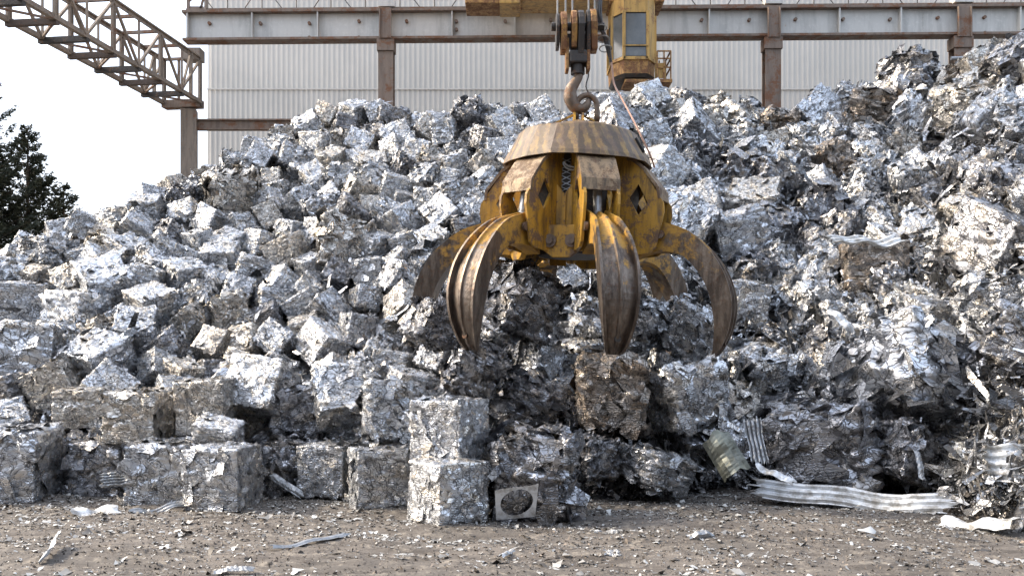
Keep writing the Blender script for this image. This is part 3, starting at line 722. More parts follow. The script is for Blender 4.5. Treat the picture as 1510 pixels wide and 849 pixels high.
gchild(MB().box((((1396 + 1360) / 2 - CX) / F * GY, GY - .022, (ztop + zbot) / 2 + .1), (.62, .012, .5)).build('patch_plate', M['girder']))
# access fence of rods above the girder
hr = empty('walkway_railing', (GX0, GY + .6, ztop), label='thin rod railing with crossed braces above the grey girder', cat='railing')
m = MB()
for zz in (.22, 1.0): m.tube([(GX0 + .5, GY + .6, ztop + zz + gz(GX0)), (GX1, GY + .6, ztop + zz + gz(GX1))], .012, 5)
child(m.build('rail_bar', M['dirty']), hr)
x = GX0 + .9; i = 0
while x < GX1:
    child(MB().tube([(x, GY + .6, ztop - .05 + gz(x)), (x, GY + .6, ztop + 1.0 + gz(x))], .016, 5).build('post', M['dirty']), hr)
    if i % 2 == 0:
        child(MB().tube([(x - .85, GY + .6, ztop + .9 + gz(x)), (x + .8 - .95, GY + .6, ztop + gz(x))], .013, 5).tube([(x + .85, GY + .6, ztop + .9 + gz(x)), (x + .25, GY + .6, ztop + gz(x))], .013, 5).build('brace', M['dirty']), hr)
    x += .93; i += 1
# columns, one thing each
def column(px0, px1, label, zt, H2, mat='rustbeam'):
    d = GY; x0, x1 = (px0 - CX) / F * d, (px1 - CX) / F * d; xc = (x0 + x1) / 2; wd = x1 - x0
    t = empty('steel_column', (xc, d, 0), label=label, cat='column', group='steel columns under the runway girder')
    m = MB(); m.box((xc, d - .16, zt / 2), (wd, .035, zt)).box((xc, d + .16, zt / 2), (wd, .035, zt)).box((xc, d, zt / 2), (.03, .285, zt))
    child(m.build('shaft', M[mat]), t)
    child(MB().box((xc, d - .02, zt - .16), (wd + .06, .42, .30)).build('head_plate', M[mat]), t)
    m = MB(); m.box((xc + gz(0) * 0, d - .24, (zt + ztop) / 2 + .02), (wd * .78, .05, H2)).box((xc - wd * .36, d - .29, (zt + ztop) / 2), (.03, .06, H2)).box((xc + wd * .36, d - .29, (zt + ztop) / 2), (.03, .06, H2))
    child(m.build('bracket', M[mat]), t)
    child(MB().box((xc + .02, d - .05, ztop + .16 + gz(xc)), (wd * 1.1, .3, .2)).build('cap_block', M['girder']), t)
    return t
column(559, 581, 'brown steel column standing left of the hook, second of the row', zbot + .04, H)
column(1126, 1149, 'rusty reddish steel column right of the yellow cabin', zbot + .09, H)
t = column(1403, 1428, 'rusty steel column at upper right with a pipe clamped round it', zbot + .12, H)
xc = (1414 - CX) / F * GY
child(MB().tube([(xc - .35, GY - .3, 9.25), (xc + .3, GY - .3, 9.27)], .05, 8).build('pipe_clamp', M['bare']), t)
cx0 = (279 - CX) / F * (GY + .1)
t = empty('steel_column', (cx0, GY, 0), label='tan square steel column carrying the end of the lattice truss', cat='column', group='steel columns under the runway girder')
child(MB().box((cx0, GY + .1, 4.0), (.40, .40, 8.0), Matrix.Rotation(R(12), 3, 'Z')).build('shaft', M['truss'], bevel=.01), t)
child(MB().box((cx0 + .1, GY + .1, 9.45), (.5, .4, .3)).build('head_plate', M['truss']), t)
bm_ = MB(); x1 = (432 - CX) / F * GY
tag(bm_.box(((cx0 + .2 + x1) / 2, GY + .15, 7.75), (x1 - cx0 - .2, .2, .04)).box(((cx0 + .2 + x1) / 2, GY + .15, 7.51), (x1 - cx0 - .2, .2, .04)).box(((cx0 + .2 + x1) / 2, GY + .13, 7.63), (x1 - cx0 - .2, .03, .2)).build('tie_beam', M['rustbeam']),
    'short brown horizontal beam between the truss column and the heap', 'beam')
# end bracket clutter on the girder's left end
t = empty('buffer_stop', (GX0 + .1, GY, ztop), label='rusty buffer bracket on the left end of the runway girder', cat='bracket')
m = MB().beam((GX0 + .05, GY, ztop), (GX0 + .05, GY, ztop + .35), .07, .07).beam((GX0 + .05, GY, ztop + .3), (GX0 + .6, GY, ztop + .75), .06, .06).beam((GX0 + .35, GY, ztop), (GX0 + .5, GY, ztop + .6), .05, .05).beam((GX0 + .1, GY, ztop + .1), (GX0 + .45, GY, ztop + .1), .05, .12)
child(m.build('bracket_arm', M['rustbeam']), t)
child(MB().box((GX0 + .52, GY, ztop + .4), (.05, .2, .8)).build('bracket_post', M['truss']), t)

# ---------------------------------------------------------------- lattice truss running towards the camera at upper left
E = Vector(((295 - CX) / F * GY, GY, EYE + (HY - 152) / F * GY)); tdir = Vector((-.128, -1, 0)).normalized(); side = Vector((-1, .128, 0)).normalized()
TH, TW = 1.18, 1.0; PL = 1.05; NP = 14
tr = empty('lattice_truss', E, label='long weathered steel lattice truss coming in from the upper left', cat='truss')
def tp(i, s_, h): return E + tdir * (PL * i) + side * (TW * s_) + Vector((0, 0, TH * h))
for s_ in (0, 1):
    for h in (0, 1):
        m = MB().beam(tp(0, s_, h), tp(NP, s_, h), .11, .035).beam(tp(0, s_, h) + Vector((0, 0, .05 if h == 0 else -.05)), tp(NP, s_, h) + Vector((0, 0, .05 if h == 0 else -.05)), .03, .10)
        child(m.build('chord', M['truss']), tr)
    for i in range(NP + 1):
        wd = .13 if i % 2 == 0 else .075
        m = MB().beam(tp(i, s_, .02) + tdir * -wd * .45, tp(i, s_, .98) + tdir * -wd * .45, .05, .03, tdir)
        if i % 2 == 0: m.beam(tp(i, s_, .02) + tdir * wd * .45, tp(i, s_, .98) + tdir * wd * .45, .05, .03, tdir).beam(tp(i, s_, .02), tp(i, s_, .98), .012, wd, tdir)
        child(m.build('vertical', M['truss']), tr)
        if i < NP:
            a, b = (tp(i, s_, .97), tp(i + 1, s_, .04)) if i % 2 == 0 else (tp(i, s_, .04), tp(i + 1, s_, .97))
            child(MB().beam(a, b, .055, .055).build('diagonal', M['truss']), tr)
for i in range(NP + 1):
    child(MB().beam(tp(i, -.05, -.03), tp(i, 1.05, -.03), .12, .12).build('bottom_tie', M['dirty' if i % 2 else 'tiebar']), tr)
    child(MB().beam(tp(i, 0, 1), tp(i, 1, 1), .07, .07).build('top_tie', M['rustbeam']), tr)
    if i < NP: child(MB().beam(tp(i, i % 2, .0), tp(i + 1, 1 - i % 2, .0), .05, .04).build('lacing', M['rustbeam']), tr)
child(MB().beam(tp(-.05, -.02, -.01), tp(-.05, 1.02, -.01), .3, .2).build('bearing_plate', M['rustbeam']), tr)
for q in (.25, .6): child(MB().beam(tp(-.02, q, 0), tp(-.02, q, 1.0), .06, .05, tdir).build('vertical', M['truss']), tr)
for s_ in (0, 1):
    child(MB().beam(tp(.5, s_, 0), tp(.5, s_, 1.0), .09, .05, tdir).build('vertical', M['truss']), tr)
    child(MB().beam(tp(.5, s_, 1), tp(1, s_, 0), .05, .05, tdir).build('diagonal', M['truss']), tr)

# ---------------------------------------------------------------- overhead crane with cabin
KY = 23.2
cr = empty('bridge_crane', (1.2, KY, 10), label='yellow overhead crane bridge with its hanging cabin above the girder', cat='crane')
def cz(py): return EYE + (HY - py) / F * KY
def cxx(px): return (px - CX) / F * KY
z0 = cz(14)
child(MB().box(((cxx(687) + cxx(975)) / 2, KY, z0 + .75), (cxx(975) - cxx(687), .9, 1.4)).build('end_carriage', M['yellow_far'], bevel=.02), cr)
child(MB().box(((cxx(688) + cxx(738)) / 2, KY - .1, z0 + .12), (.85, .9, .34)).build('wheel_housing', M['block'], bevel=.02), cr)
child(MB().box((cxx(752), KY - .12, z0 + .12), (.5, .95, .38)).build('wheel_housing', M['yellow_far'], bevel=.02), cr)
child(MB().box((cxx(935), KY - .1, z0 + .22), (1.3, 1.0, .5)).build('wheel_housing', M['block'], bevel=.02), cr)
for gx in (cxx(705), cxx(955)):
    child(MB().box((gx, (KY + -1) / 2, 11.9), (.55, KY + 1, 1.1)).build('bridge_girder', M['yellow_far']), cr)
child(MB().box(((cxx(705) + cxx(955)) / 2, 11.5, 12.6), (4.5, 1.8, .6)).build('trolley', M['yellow_far'], bevel=.03), cr)
# cabin: chamfered plan
CYb = 22.3
def qx(px): return (px - CX) / F * CYb
def qz(py): return EYE + (HY - py) / F * CYb
cb = empty('cabin', (qx(937), CYb, qz(115))); child(cb, cr)
xa, xb, xc_, xd = qx(905), qx(920), qx(955), qx(969)
plan = [(xa, CYb + .35), (xb, CYb), (xc_, CYb), (xd, CYb + .35), (xd, CYb + 1.3), (xa, CYb + 1.3)]
def cchild(o): o.parent = cb; o.matrix_parent_inverse = Matrix.Translation(-Vector(cb.location)); return o
def ring(z, pl): return [(x, y, z) for x, y in pl]
def taper(pl, k, dy=.0):
    mx = (xa + xd) / 2; my = CYb + .65; return [(mx + (x - mx) * k, my + (y - my) * k + dy) for x, y in pl]
zt_, zw, zs, zb_ = qz(4), qz(18), qz(86), qz(113)
def loft(rings, cap=True):
    n_ = len(rings[0]); vs = [p for r_ in rings for p in r_]; fs = [(i * n_ + k, i * n_ + (k + 1) % n_, (i + 1) * n_ + (k + 1) % n_, (i + 1) * n_ + k) for i in range(len(rings) - 1) for k in range(n_)]
    if cap: fs += [tuple(range(n_)), tuple((len(rings) - 1) * n_ + k for k in range(n_))]
    return MB().add(vs, fs)
cchild(loft([ring(zb_, taper(plan, .88)), ring(qz(108), taper(plan, .98))]).build('cabin_floor', M['dirty']))
cchild(loft([ring(qz(108), taper(plan, .97)), ring(zs, plan)]).build('cabin_skirt', M['block']))
cchild(loft([ring(zs, taper(plan, .97)), ring(zw, taper(plan, .97))]).build('cabin_interior', M['black']))  # solid black body in place of the shaded inside of the cabin
cchild(loft([ring(zw, plan), ring(zt_ + .3, plan)]).build('cabin_roof', M['yellow_far']))
m = MB()
for x, y in plan: m.beam((x, y, zs - .02), (x, y, zw + .02), .07, .07)
for q in range(6): m.beam((*plan[q], zs), (*plan[(q + 1) % 6], zs), .07, .07)
cchild(m.build('window_frame', M['yellow_far']))
cchild(MB().beam((xb - .02, CYb - .05, qz(68)), (xc_ + .02, CYb - .05, qz(68)), .025, .025).build('grab_rail', M['yellow_far']))
cchild(MB().add([(xc_ + .03, CYb + .02, zs), (xd, CYb + .33, zs), (xd, CYb + .33, zw), (xc_ + .03, CYb + .02, zw), (xc_ + .03, CYb + .06, zs), (xd - .03, CYb + .37, zs), (xd - .03, CYb + .37, zw), (xc_ + .03, CYb + .06, zw)],
        [(0, 1, 2, 3), (7, 6, 5, 4), (0, 4, 5, 1), (1, 5, 6, 2), (2, 6, 7, 3), (3, 7, 4, 0)]).build('side_panel', M['yellow_far']))
def pane(a, b, z_0, z_1, name='window'):
    a = Vector(a); b = Vector(b); nrm = Vector((b - a).to_tuple()); nrm = Vector((nrm.y, -nrm.x)).normalized() * .015
    vs = [(a.x + nrm.x * k, a.y + nrm.y * k, z) for k in (0, 1) for a_, z in ((0, z_0), (0, z_1))]
    vs = []
    for k in (0, 1):
        for q, z in ((a, z_0), (b, z_0), (b, z_1), (a, z_1)): vs.append((q.x + nrm.x * k, q.y + nrm.y * k, z))
    return cchild(MB().add(vs, [(0, 3, 2, 1), (4, 5, 6, 7), (0, 1, 5, 4), (1, 2, 6, 5), (2, 3, 7, 6), (3, 0, 4, 7)]).build(name, M['glass']))
pane((xb + .04, CYb + .0), (xc_ - .04, CYb + .0), zs + .05, qz(70)); pane((xb + .04, CYb), (xc_ - .04, CYb), qz(66), zw - .04)
pane((xa + .03, CYb + .33), (xb - .02, CYb + .03), zs + .05, zw - .05)
# landing beside the cabin
ld = empty('cabin_landing', (qx(978), CYb, qz(118))); child(ld, cr)
def lchild(o): o.parent = ld; o.matrix_parent_inverse = Matrix.Translation(-Vector(ld.location)); return o
lchild(MB().box(((qx(922) + qx(992)) / 2, CYb + .45, qz(118)), (qx(992) - qx(922), .8, .07)).build('landing_floor', M['block']))
m = MB()
for x in (qx(970), qx(980), qx(990)):
    for y in (CYb + .08, CYb + .82): m.beam((x, y, qz(118)), (x, y, qz(74)), .03, .03)
for z in (74, 85, 98):
    m.beam((qx(970), CYb + .08, qz(z)), (qx(990), CYb + .08, qz(z)), .03, .03).beam((qx(990), CYb + .08, qz(z)), (qx(990), CYb + .82, qz(z)), .03, .03)
lchild(m.build('handrail', M['block']))
lchild(MB().box((qx(975), CYb + .14, qz(102)), (.26, .02, .36)).build('kick_panel', M['yellow_far']))

# ---------------------------------------------------------------- hook block and rope
K = 1.095 / 133.3        # metres per photo pixel at the grab
GD = 11.5
def gp(px, py, dy=0.0): return Vector(((px - CX) * GD / F, GD + dy, EYE + (HY - py) * GD / F))
kx = GD / F
hb = empty('hook_block', gp(853, 70), label='rusty yellow hook block with three sheave housings hanging on wire ropes', cat='hook block')
def hchild(o): return child(o, hb)
def capsule(px, py0, py1, wpx, dep, name, mat, tilt=0):
    """sheave housing: flat stadium-shaped cheek seen edge on, rounded top and bottom"""
    r_ = dep / 2; z1 = gp(px, py0).z; z0_ = gp(px, py1).z; m = MB(); w_ = wpx * kx / 2
    pr = []
    for k in range(9): a = math.pi * k / 8; pr.append((math.cos(a) * r_, z1 - r_ + math.sin(a) * r_))
    pr += [(-r_ * .55, z0_), (r_ * .55, z0_)]
    x0 = gp(px, 0).x; n_ = len(pr)
    vs = [(x0 + s_ * w_ + tilt * (z - z0_), GD + y, z) for s_ in (-1, 1) for y, z in pr]
    fs = [tuple(range(n_)), tuple(n_ + k for k in range(n_))[::-1]] + [(k, (k + 1) % n_, n_ + (k + 1) % n_, n_ + k) for k in range(n_)]
    return hchild(m.add(vs, fs).build(name, mat, bevel=.012))
capsule(831, 19, 78, 9, .42, 'sheave_housing', M['block']); capsule(822, 22, 72, 5, .40, 'sheave_housing', M['dirty'])
capsule(846, 17, 74, 8, .44, 'sheave_housing', M['block']); capsule(856, 17, 84, 9, .44, 'sheave_housing', M['dirty'])
capsule(867, 16, 78, 6, .40, 'sheave_housing', M['dirty']); capsule(876, 15, 76, 9, .42, 'sheave_housing', M['block'], -.04)
for px, py0, py1, wd in ((836, 60, 106, 5), (867, 60, 106, 5)):
    hchild(MB().box((gp(px, 0).x, GD, (gp(0, py0).z + gp(0, py1).z) / 2), (wd * kx, .22, (py1 - py0) * kx)).build('side_strap', M['block'], bevel=.008))
hchild(MB().box(gp(852, 87), (26 * kx, .24, 18 * kx)).build('crosshead', M['dirty'], bevel=.02))
hchild(MB().cyl(gp(852, 40) - Vector((.32, 0, 0)), gp(852, 40) + Vector((.32, 0, 0)), .05, 12).build('sheave_axle', M['dirty']))
hchild(MB().cyl(gp(852, 110), gp(852, 94), .085, 14).build('hook_collar', M['dirty']))
hk = [(853, 108), (853, 114), (848, 122), (842, 132), (841, 143), (845, 154), (852, 160), (860, 160), (866, 154), (868, 146)]
hp = [gp(a, b) for a, b in hk]
# smooth
def cat(pts, k=4):
    o_ = []
    for i in range(len(pts) - 1):
        p0, p1, p2, p3 = pts[max(i - 1, 0)], pts[i], pts[i + 1], pts[min(i + 2, len(pts) - 1)]
        for j in range(k):
            t = j / k; o_.append(.5 * ((2 * p1) + (-p0 + p2) * t + (2 * p0 - 5 * p1 + 4 * p2 - p3) * t * t + (-p0 + 3 * p1 - 3 * p2 + p3) * t ** 3))
    return o_ + [pts[-1]]
hpc = cat(hp); rs = list(np.interp(np.linspace(0, 1, len(hpc)), [0, .15, .45, .7, .9, 1], [.05, .055, .085, .07, .045, .02]))
hchild(MB().tube(hpc, rs, 12).build('hook', M['hook'], smooth=True))
hchild(MB().tube(cat([gp(862, 96), gp(868, 110), gp(864, 128), gp(872, 148), gp(862, 158)]), .008, 6).build('safety_latch_chain', M['dirty']))
for px in (822, 834, 844, 868, 877):
    a = gp(px, 30); hchild(MB().tube([a, (a.x, GD, 12.3)], .011, 6).build('wire_rope', M['rope']))
hchild(MB().box((gp(852, 60).x, GD, gp(0, 62).z), (40 * kx, .10, 20 * kx)).build('centre_plate', M['dirty']))
# electric cable
pc = empty('power_cable', gp(890, 40), label='bundled cable hanging beside the hook block, thin reddish lead running down to the canopy', cat='cable')
m = MB(); rr = random.Random(3)
for k in range(6):
    o1, o2 = rr.uniform(-4, 4), rr.uniform(-4, 4)
    m.tube(cat([gp(872 + k * 2.5, -60), gp(880 + k * 1.5, 0, .1 * rr.random()), gp(884 + o1, 30), gp(892 + o2, 60), gp(901, 92)]), .016, 6)
child(m.build('cable_bundle', M['dirty']), pc)
m = MB()
for zz in (42, 58, 72): m.tube([gp(885 + (zz - 40) * .25 + 9 * math.cos(a), zz + 2.5 * math.sin(a), .07 * math.sin(a)) for a in np.linspace(0, 2 * math.pi, 15)[:-1]], .008, 5, closed=True)
child(m.build('cable_ties', M['rope']), pc)
child(MB().tube(cat([gp(901, 88), gp(903, 105), gp(906, 125), gp(913, 150, -.2), gp(924, 185, -.45), gp(936, 218, -.6), gp(950, 245, -.55), gp(957, 258, -.45)]), .011, 6).build('lead', M['hose']), pc)

# ---------------------------------------------------------------- the orange-peel grapple
S = 1.095
G0 = Vector(((843 - CX) * GD / F, GD, EYE))
gpl = empty('grapple', (G0.x, G0.y, EYE), (0, R(1.6), R(0)), label='big worn yellow six-tined scrap grapple with hazard-striped canopy, hanging open over the heap', cat='grapple')
def gc(o): o.parent = gpl; return o
# canopy
prof_c = [(.0, 2.56), (.10, 2.55), (.36, 2.475), (.630, 2.405), (.655, 2.385), (.74, 2.22), (.815, 2.085), (.828, 2.04), (.80, 2.04), (.62, 2.36), (.1, 2.45)]
n_ = 18; me = bpy.data.meshes.new('canopy'); vs = []; fs = []; uvs = []
for r_, z in prof_c:
    for k in range(n_):
        a = 2 * math.pi * k / n_; vs.append((r_ * S * math.cos(a), r_ * S * math.sin(a), z * S + .008 * math.sin(a * 5 + z * 9)))
for i in range(len(prof_c) - 1):
    for k in range(n_): fs.append((i * n_ + k, i * n_ + (k + 1) % n_, (i + 1) * n_ + (k + 1) % n_, (i + 1) * n_ + k)); uvs.append((i, k))
me.from_pydata(vs, [], fs); uvl = me.uv_layers.new(name='UVMap')
for f, (i, k) in zip(me.polygons, uvs):
    for li, (di, dk) in zip(f.loop_indices, ((0, 0), (0, 1), (1, 1), (1, 0))): uvl.data[li].uv = ((k + dk) / n_, prof_c[i + di][1] * 2.2)
bmm = bmesh.new(); bmm.from_mesh(me); bmesh.ops.recalc_face_normals(bmm, faces=bmm.faces); bmm.to_mesh(me); bmm.free()
can = gc(link('canopy', me, M['canopy'])); can.rotation_euler = (0, 0, R(7))
# slot in the canopy's right side: black plate painted as the shaded opening
def polar(az, r_, z): return Vector((math.sin(az) * r_ * S, -math.cos(az) * r_ * S, z * S))      # az 0 faces the camera, + to the right
a = R(58); o = gc(MB().add([polar(a - .025, .715, 2.31) , polar(a + .03, .715, 2.31), polar(a + .10, .79, 2.17), polar(a + .045, .79, 2.17),
                        polar(a - .025, .70, 2.29), polar(a + .03, .70, 2.29), polar(a + .10, .76, 2.15), polar(a + .045, .76, 2.15)],
        [(0, 1, 2, 3), (7, 6, 5, 4), (0, 4, 5, 1), (1, 5, 6, 2), (2, 6, 7, 3), (3, 7, 4, 0)]).build('slot', M['black']))
# lifting lugs and shackle
m = MB()
for sx in (-1, 1):
    m.add([(sx * .05 - .012, -.16, 2.78), (sx * .05 - .012, .16, 2.78), (sx * .05 - .012, .05, 2.90), (sx * .05 - .012, -.05, 2.90),
           (sx * .05 + .012, -.16, 2.78), (sx * .05 + .012, .16, 2.78), (sx * .05 + .012, .05, 2.90), (sx * .05 + .012, -.05, 2.90)], [(0, 1, 2, 3), (7, 6, 5, 4), (0, 4, 5, 1), (1, 5, 6, 2), (2, 6, 7, 3), (3, 7, 4, 0)])
for q in (-1, 1): m.beam((q * .05, 0, 2.88), (q * .42, 0, 2.70), .05, .02)
gc(m.build('lifting_lug', M['yellow']))
sh = [Vector((.125 * math.cos(a), 0, 2.98 + .14 * math.sin(a) * 1.0 + (0 if math.sin(a) > 0 else 0))) for a in np.linspace(0, math.pi, 13)]
sh = [Vector((.125, 0, 2.80))] + sh + [Vector((-.125, 0, 2.80))]
sh = [p + Vector((.10, 0, 0)) for p in sh]
gc(MB().tube(cat(sh, 2), .035, 10).build('shackle', M['hook'], smooth=True))
# core
gc(MB().lathe([(.0, 1.06 * S), (.40 * S, 1.06 * S), (.46 * S, 1.14 * S), (.50 * S, 1.25 * S), (.52 * S, 1.9 * S), (.50 * S, 2.10 * S), (0, 2.10 * S)], 24).build('hub', M['dirty']))
AZ = [R(a) for a in (11, 67, 130, 192, 264, 318)]
hw = .175
side_out = [(.44, 2.10), (.64, 2.10), (.80, 1.96), (1.035, 1.60), (1.045, 1.50), (1.0, 1.30), (.965, 1.12), (.90, 1.07), (.62, 1.04), (.50, 1.10), (.44, 1.22)]
dia = [(.66, 1.66), (.765, 1.47), (.865, 1.60), (.76, 1.80)]
for az in AZ:
    er = Vector((math.sin(az), -math.cos(az), 0)); et = Vector((math.cos(az), math.sin(az), 0)); ez = Vector((0, 0, 1))
    hs_ = empty('tine_housing', (0, 0, 0)); hs_.parent = gpl
    for s_ in (-1, 1):
        vs, fs = prism(side_out, [dia], .03, lambda a, b, n, s_=s_: (er * a + ez * b + et * (n + s_ * hw)) * S)
        MB().add(vs, fs).build('side_plate', M['yellow'], hs_)
    # sloped cover between the plates, ending in a lip over the slot
    cov = [(.60, 2.105), (.64, 2.125), (.815, 1.985), (.985, 1.76), (1.0, 1.64), (.975, 1.64), (.955, 1.75), (.80, 1.955), (.62, 2.09)]
    vs, fs = prism(cov, [], hw * 2 + .05, lambda a, b, n: (er * a + ez * b + et * n) * S)
    MB().add(vs, fs).build('cover_plate', M['cover'], hs_)
    vs, fs = prism([(.47, 1.1), (.60, 1.1), (.72, 2.05), (.47, 2.05)], [], hw * 2 - .04, lambda a, b, n: (er * a + ez * b + et * n) * S)
    MB().add(vs, fs).build('cylinder_recess', M['dirty'], hs_)
    p0 = er * .84 * S + ez * 1.72 * S; p1 = er * .90 * S + ez * 1.36 * S
    MB().cyl(p0, p1, .05, 12).build('ram_rod', M['bare'], hs_)
    # the front web between this housing and the next one
    nx = AZ[(AZ.index(az) + 1) % 6]; az2 = az + ((nx - az) % (2 * math.pi)) / 2; er2 = Vector((math.sin(az2), -math.cos(az2), 0)); et2 = Vector((math.cos(az2), math.sin(az2), 0))
    wb = [(-.27, 1.16), (-.20, 1.06), (.20, 1.06), (.27, 1.16), (.27, 2.06), (.10, 2.06), (.10, 1.78), (0, 1.66), (-.10, 1.78), (-.10, 2.06), (-.27, 2.06)]
    vs, fs = prism(wb, [], .03, lambda a, b, n: (et2 * a + ez * b + er2 * (.575 + n)) * S)
    gc(MB().add(vs, fs).build('web_plate', M['yellow']))
    vs, fs = prism([(-.02, 1.08), (.02, 1.08), (.02, 1.66), (-.02, 1.66)], [], .02, lambda a, b, n: (et2 * a + ez * b + er2 * (.60 + n)) * S)
    gc(MB().add(vs, fs).build('rib', M['yellow']))
    lobe = [(-.16, 1.32), (-.225, 1.25), (-.235, 1.14), (-.19, 1.06), (-.09, .985), (.09, .985), (.19, 1.06), (.235, 1.14), (.225, 1.25), (.16, 1.32)]
    vs, fs = prism(lobe, [], .07, lambda a, b, n: (et2 * a + ez * b + er2 * (.66 + n)) * S)
    lo_ = gc(MB().add(vs, fs).build('pivot_bracket', M['yellow'], bevel=.008))
    for s_ in (-.115, .115):
        c1 = (et2 * s_ + ez * 1.155 + er2 * .70) * S
        MB().cyl(c1, c1 + er2 * .025, .075, 20).cyl(c1 + er2 * .02, c1 + er2 * .05, .045, 6).build('pivot_pin', M['tine'], lo_)
    m = MB()
    for q in range(6):
        for s_ in (-1, 1):
            a0 = er2 * .52 + ez * (1.72 + q * .06); m.beam((a0 + et2 * -.09 + ez * (-.04 * s_)) * S, (a0 + et2 * .09 + ez * (.04 * s_)) * S, .008, .008)
    gc(m.build('valve_grille', M['bare']))
m = MB(); a = R(-8); c1 = polar(a, .62, 1.98)
gc(m.tube([c1 + Vector((math.cos(q) * .10, 0, math.sin(q) * .085)) for q in np.linspace(math.pi, 2 * math.pi, 12)], .014, 8).tube([c1 + Vector((.03 + math.cos(q) * .12, -.03, math.sin(q) * .06)) for q in np.linspace(math.pi, 2 * math.pi, 12)], .012, 8).build('hydraulic_hose', M['bare']))
# tines
outer = [(.84, 1.46), (1.03, 1.40), (1.27, 1.31), (1.51, 1.11), (1.68, .86), (1.765, .58), (1.745, .31), (1.66, .09), (1.59, .0)]
inner = [(.70, 1.02), (.90, 1.09), (1.18, 1.07), (1.36, .93), (1.50, .72), (1.565, .50), (1.585, .29), (1.575, .11), (1.555, -.01)]
half = [.115, .12, .14, .175, .195, .19, .165, .12, .085]
def c2(pts, k=4):
    v_ = cat([Vector((a, b, 0)) for a, b in pts], k); return [(p.x, p.y) for p in v_]
oc, ic = c2(outer), c2(inner); hc = np.interp(np.linspace(0, 1, len(oc)), np.linspace(0, 1, 9), half)
s = NT('tine_paint_wearing_to_steel'); v = s.coord('Object'); at_ = s.n('Attribute', attribute_name='wear').outputs['Fac']
nn = s.noise(v, 5.5, 7, .75); nf = s.noise(v, 26, 5, .75); ns = s.noise(s.vmath('MULTIPLY', v, (1, 1, .2)).outputs[0], 11, 5, .7)
mk = s.ramp(s.math('ADD', at_, s.math('MULTIPLY', s.math('SUBTRACT', nn, .5), 1.5)), .30, .52)
steel = s.mix(s.ramp(ns, .35, .7), (.075, .06, .05), (.23, .19, .155)); steel = s.mix(s.ramp(nf, .5, .75, 0, .8), steel, (.13, .06, .03))
yel = s.mix(s.ramp(nn, .42, .66), (.44, .24, .033), (.18, .10, .038)); yel = s.mix(s.ramp(nf, .5, .7, 0, .7), yel, (.12, .065, .035))
M['tinepaint'] = s.out(s.mix(mk, yel, steel), s.math('SUBTRACT', .55, s.math('MULTIPLY', mk, .17)), s.math('MULTIPLY', mk, .75), nf, .6, .01)
for idx, az in enumerate(AZ):
    er = Vector((math.sin(az), -math.cos(az), 0)); et = Vector((math.cos(az), math.sin(az), 0)); ez = Vector((0, 0, 1))
    vs = []; wear = []; nst = len(oc)
    for i in range(nst):
        (ro, zo), (ri, zi), h_ = oc[i], ic[i], hc[i]
        no = Vector((ro - ri, zo - zi)); T = no.length; no.normalize(); q = i / (nst - 1); rb = .035 * (1 - .7 * max(0, q - .8) / .2)
        dip = .05 * (1 - q) if q < .5 else .02
        sec = [(-h_, 0), (-h_ + .028, 0), (-h_ + .034, -rb - dip), (-.022, -rb * .6), (-.012, .004), (.012, .004), (.022, -rb * .6), (h_ - .034, -rb - dip), (h_ - .028, 0), (h_, 0), (h_ * .86, -T), (-h_ * .86, -T)]
        for a, b in sec:
            r_ = ro + no.x * b; z = zo + no.y * b; vs.append((er * r_ + ez * z + et * a) * S)
            wear.append(q * 1.25 - .06 + (.12 if b > -.01 else 0) + (.12 if b < -T * .9 else 0))
    k = 12; fs = [(i * k + j, i * k + (j + 1) % k, (i + 1) * k + (j + 1) % k, (i + 1) * k + j) for i in range(nst - 1) for j in range(k)] + [tuple(range(k)), tuple((nst - 1) * k + j for j in range(k))]
    tn = gc(MB().add(vs, fs).build('tine', M['tinepaint'])); tn.data.materials[0] = M['tinepaint']
    at__ = tn.data.attributes.new('wear', 'FLOAT', 'POINT'); at__.data.foreach_set('value', wear)
    for s_ in (-1, 1):
        c1 = (er * 1.0 + ez * 1.27 + et * (s_ * .135)) * S
        MB().cyl(c1, c1 + et * s_ * .04, .05, 14).build('pivot_pin', M['tine'], tn)
    c1 = (er * 1.66 + ez * .14) * S
    MB().cyl(c1, c1 + er * .03, .035, 12).build('tip_bolt', M['dirty'], tn)

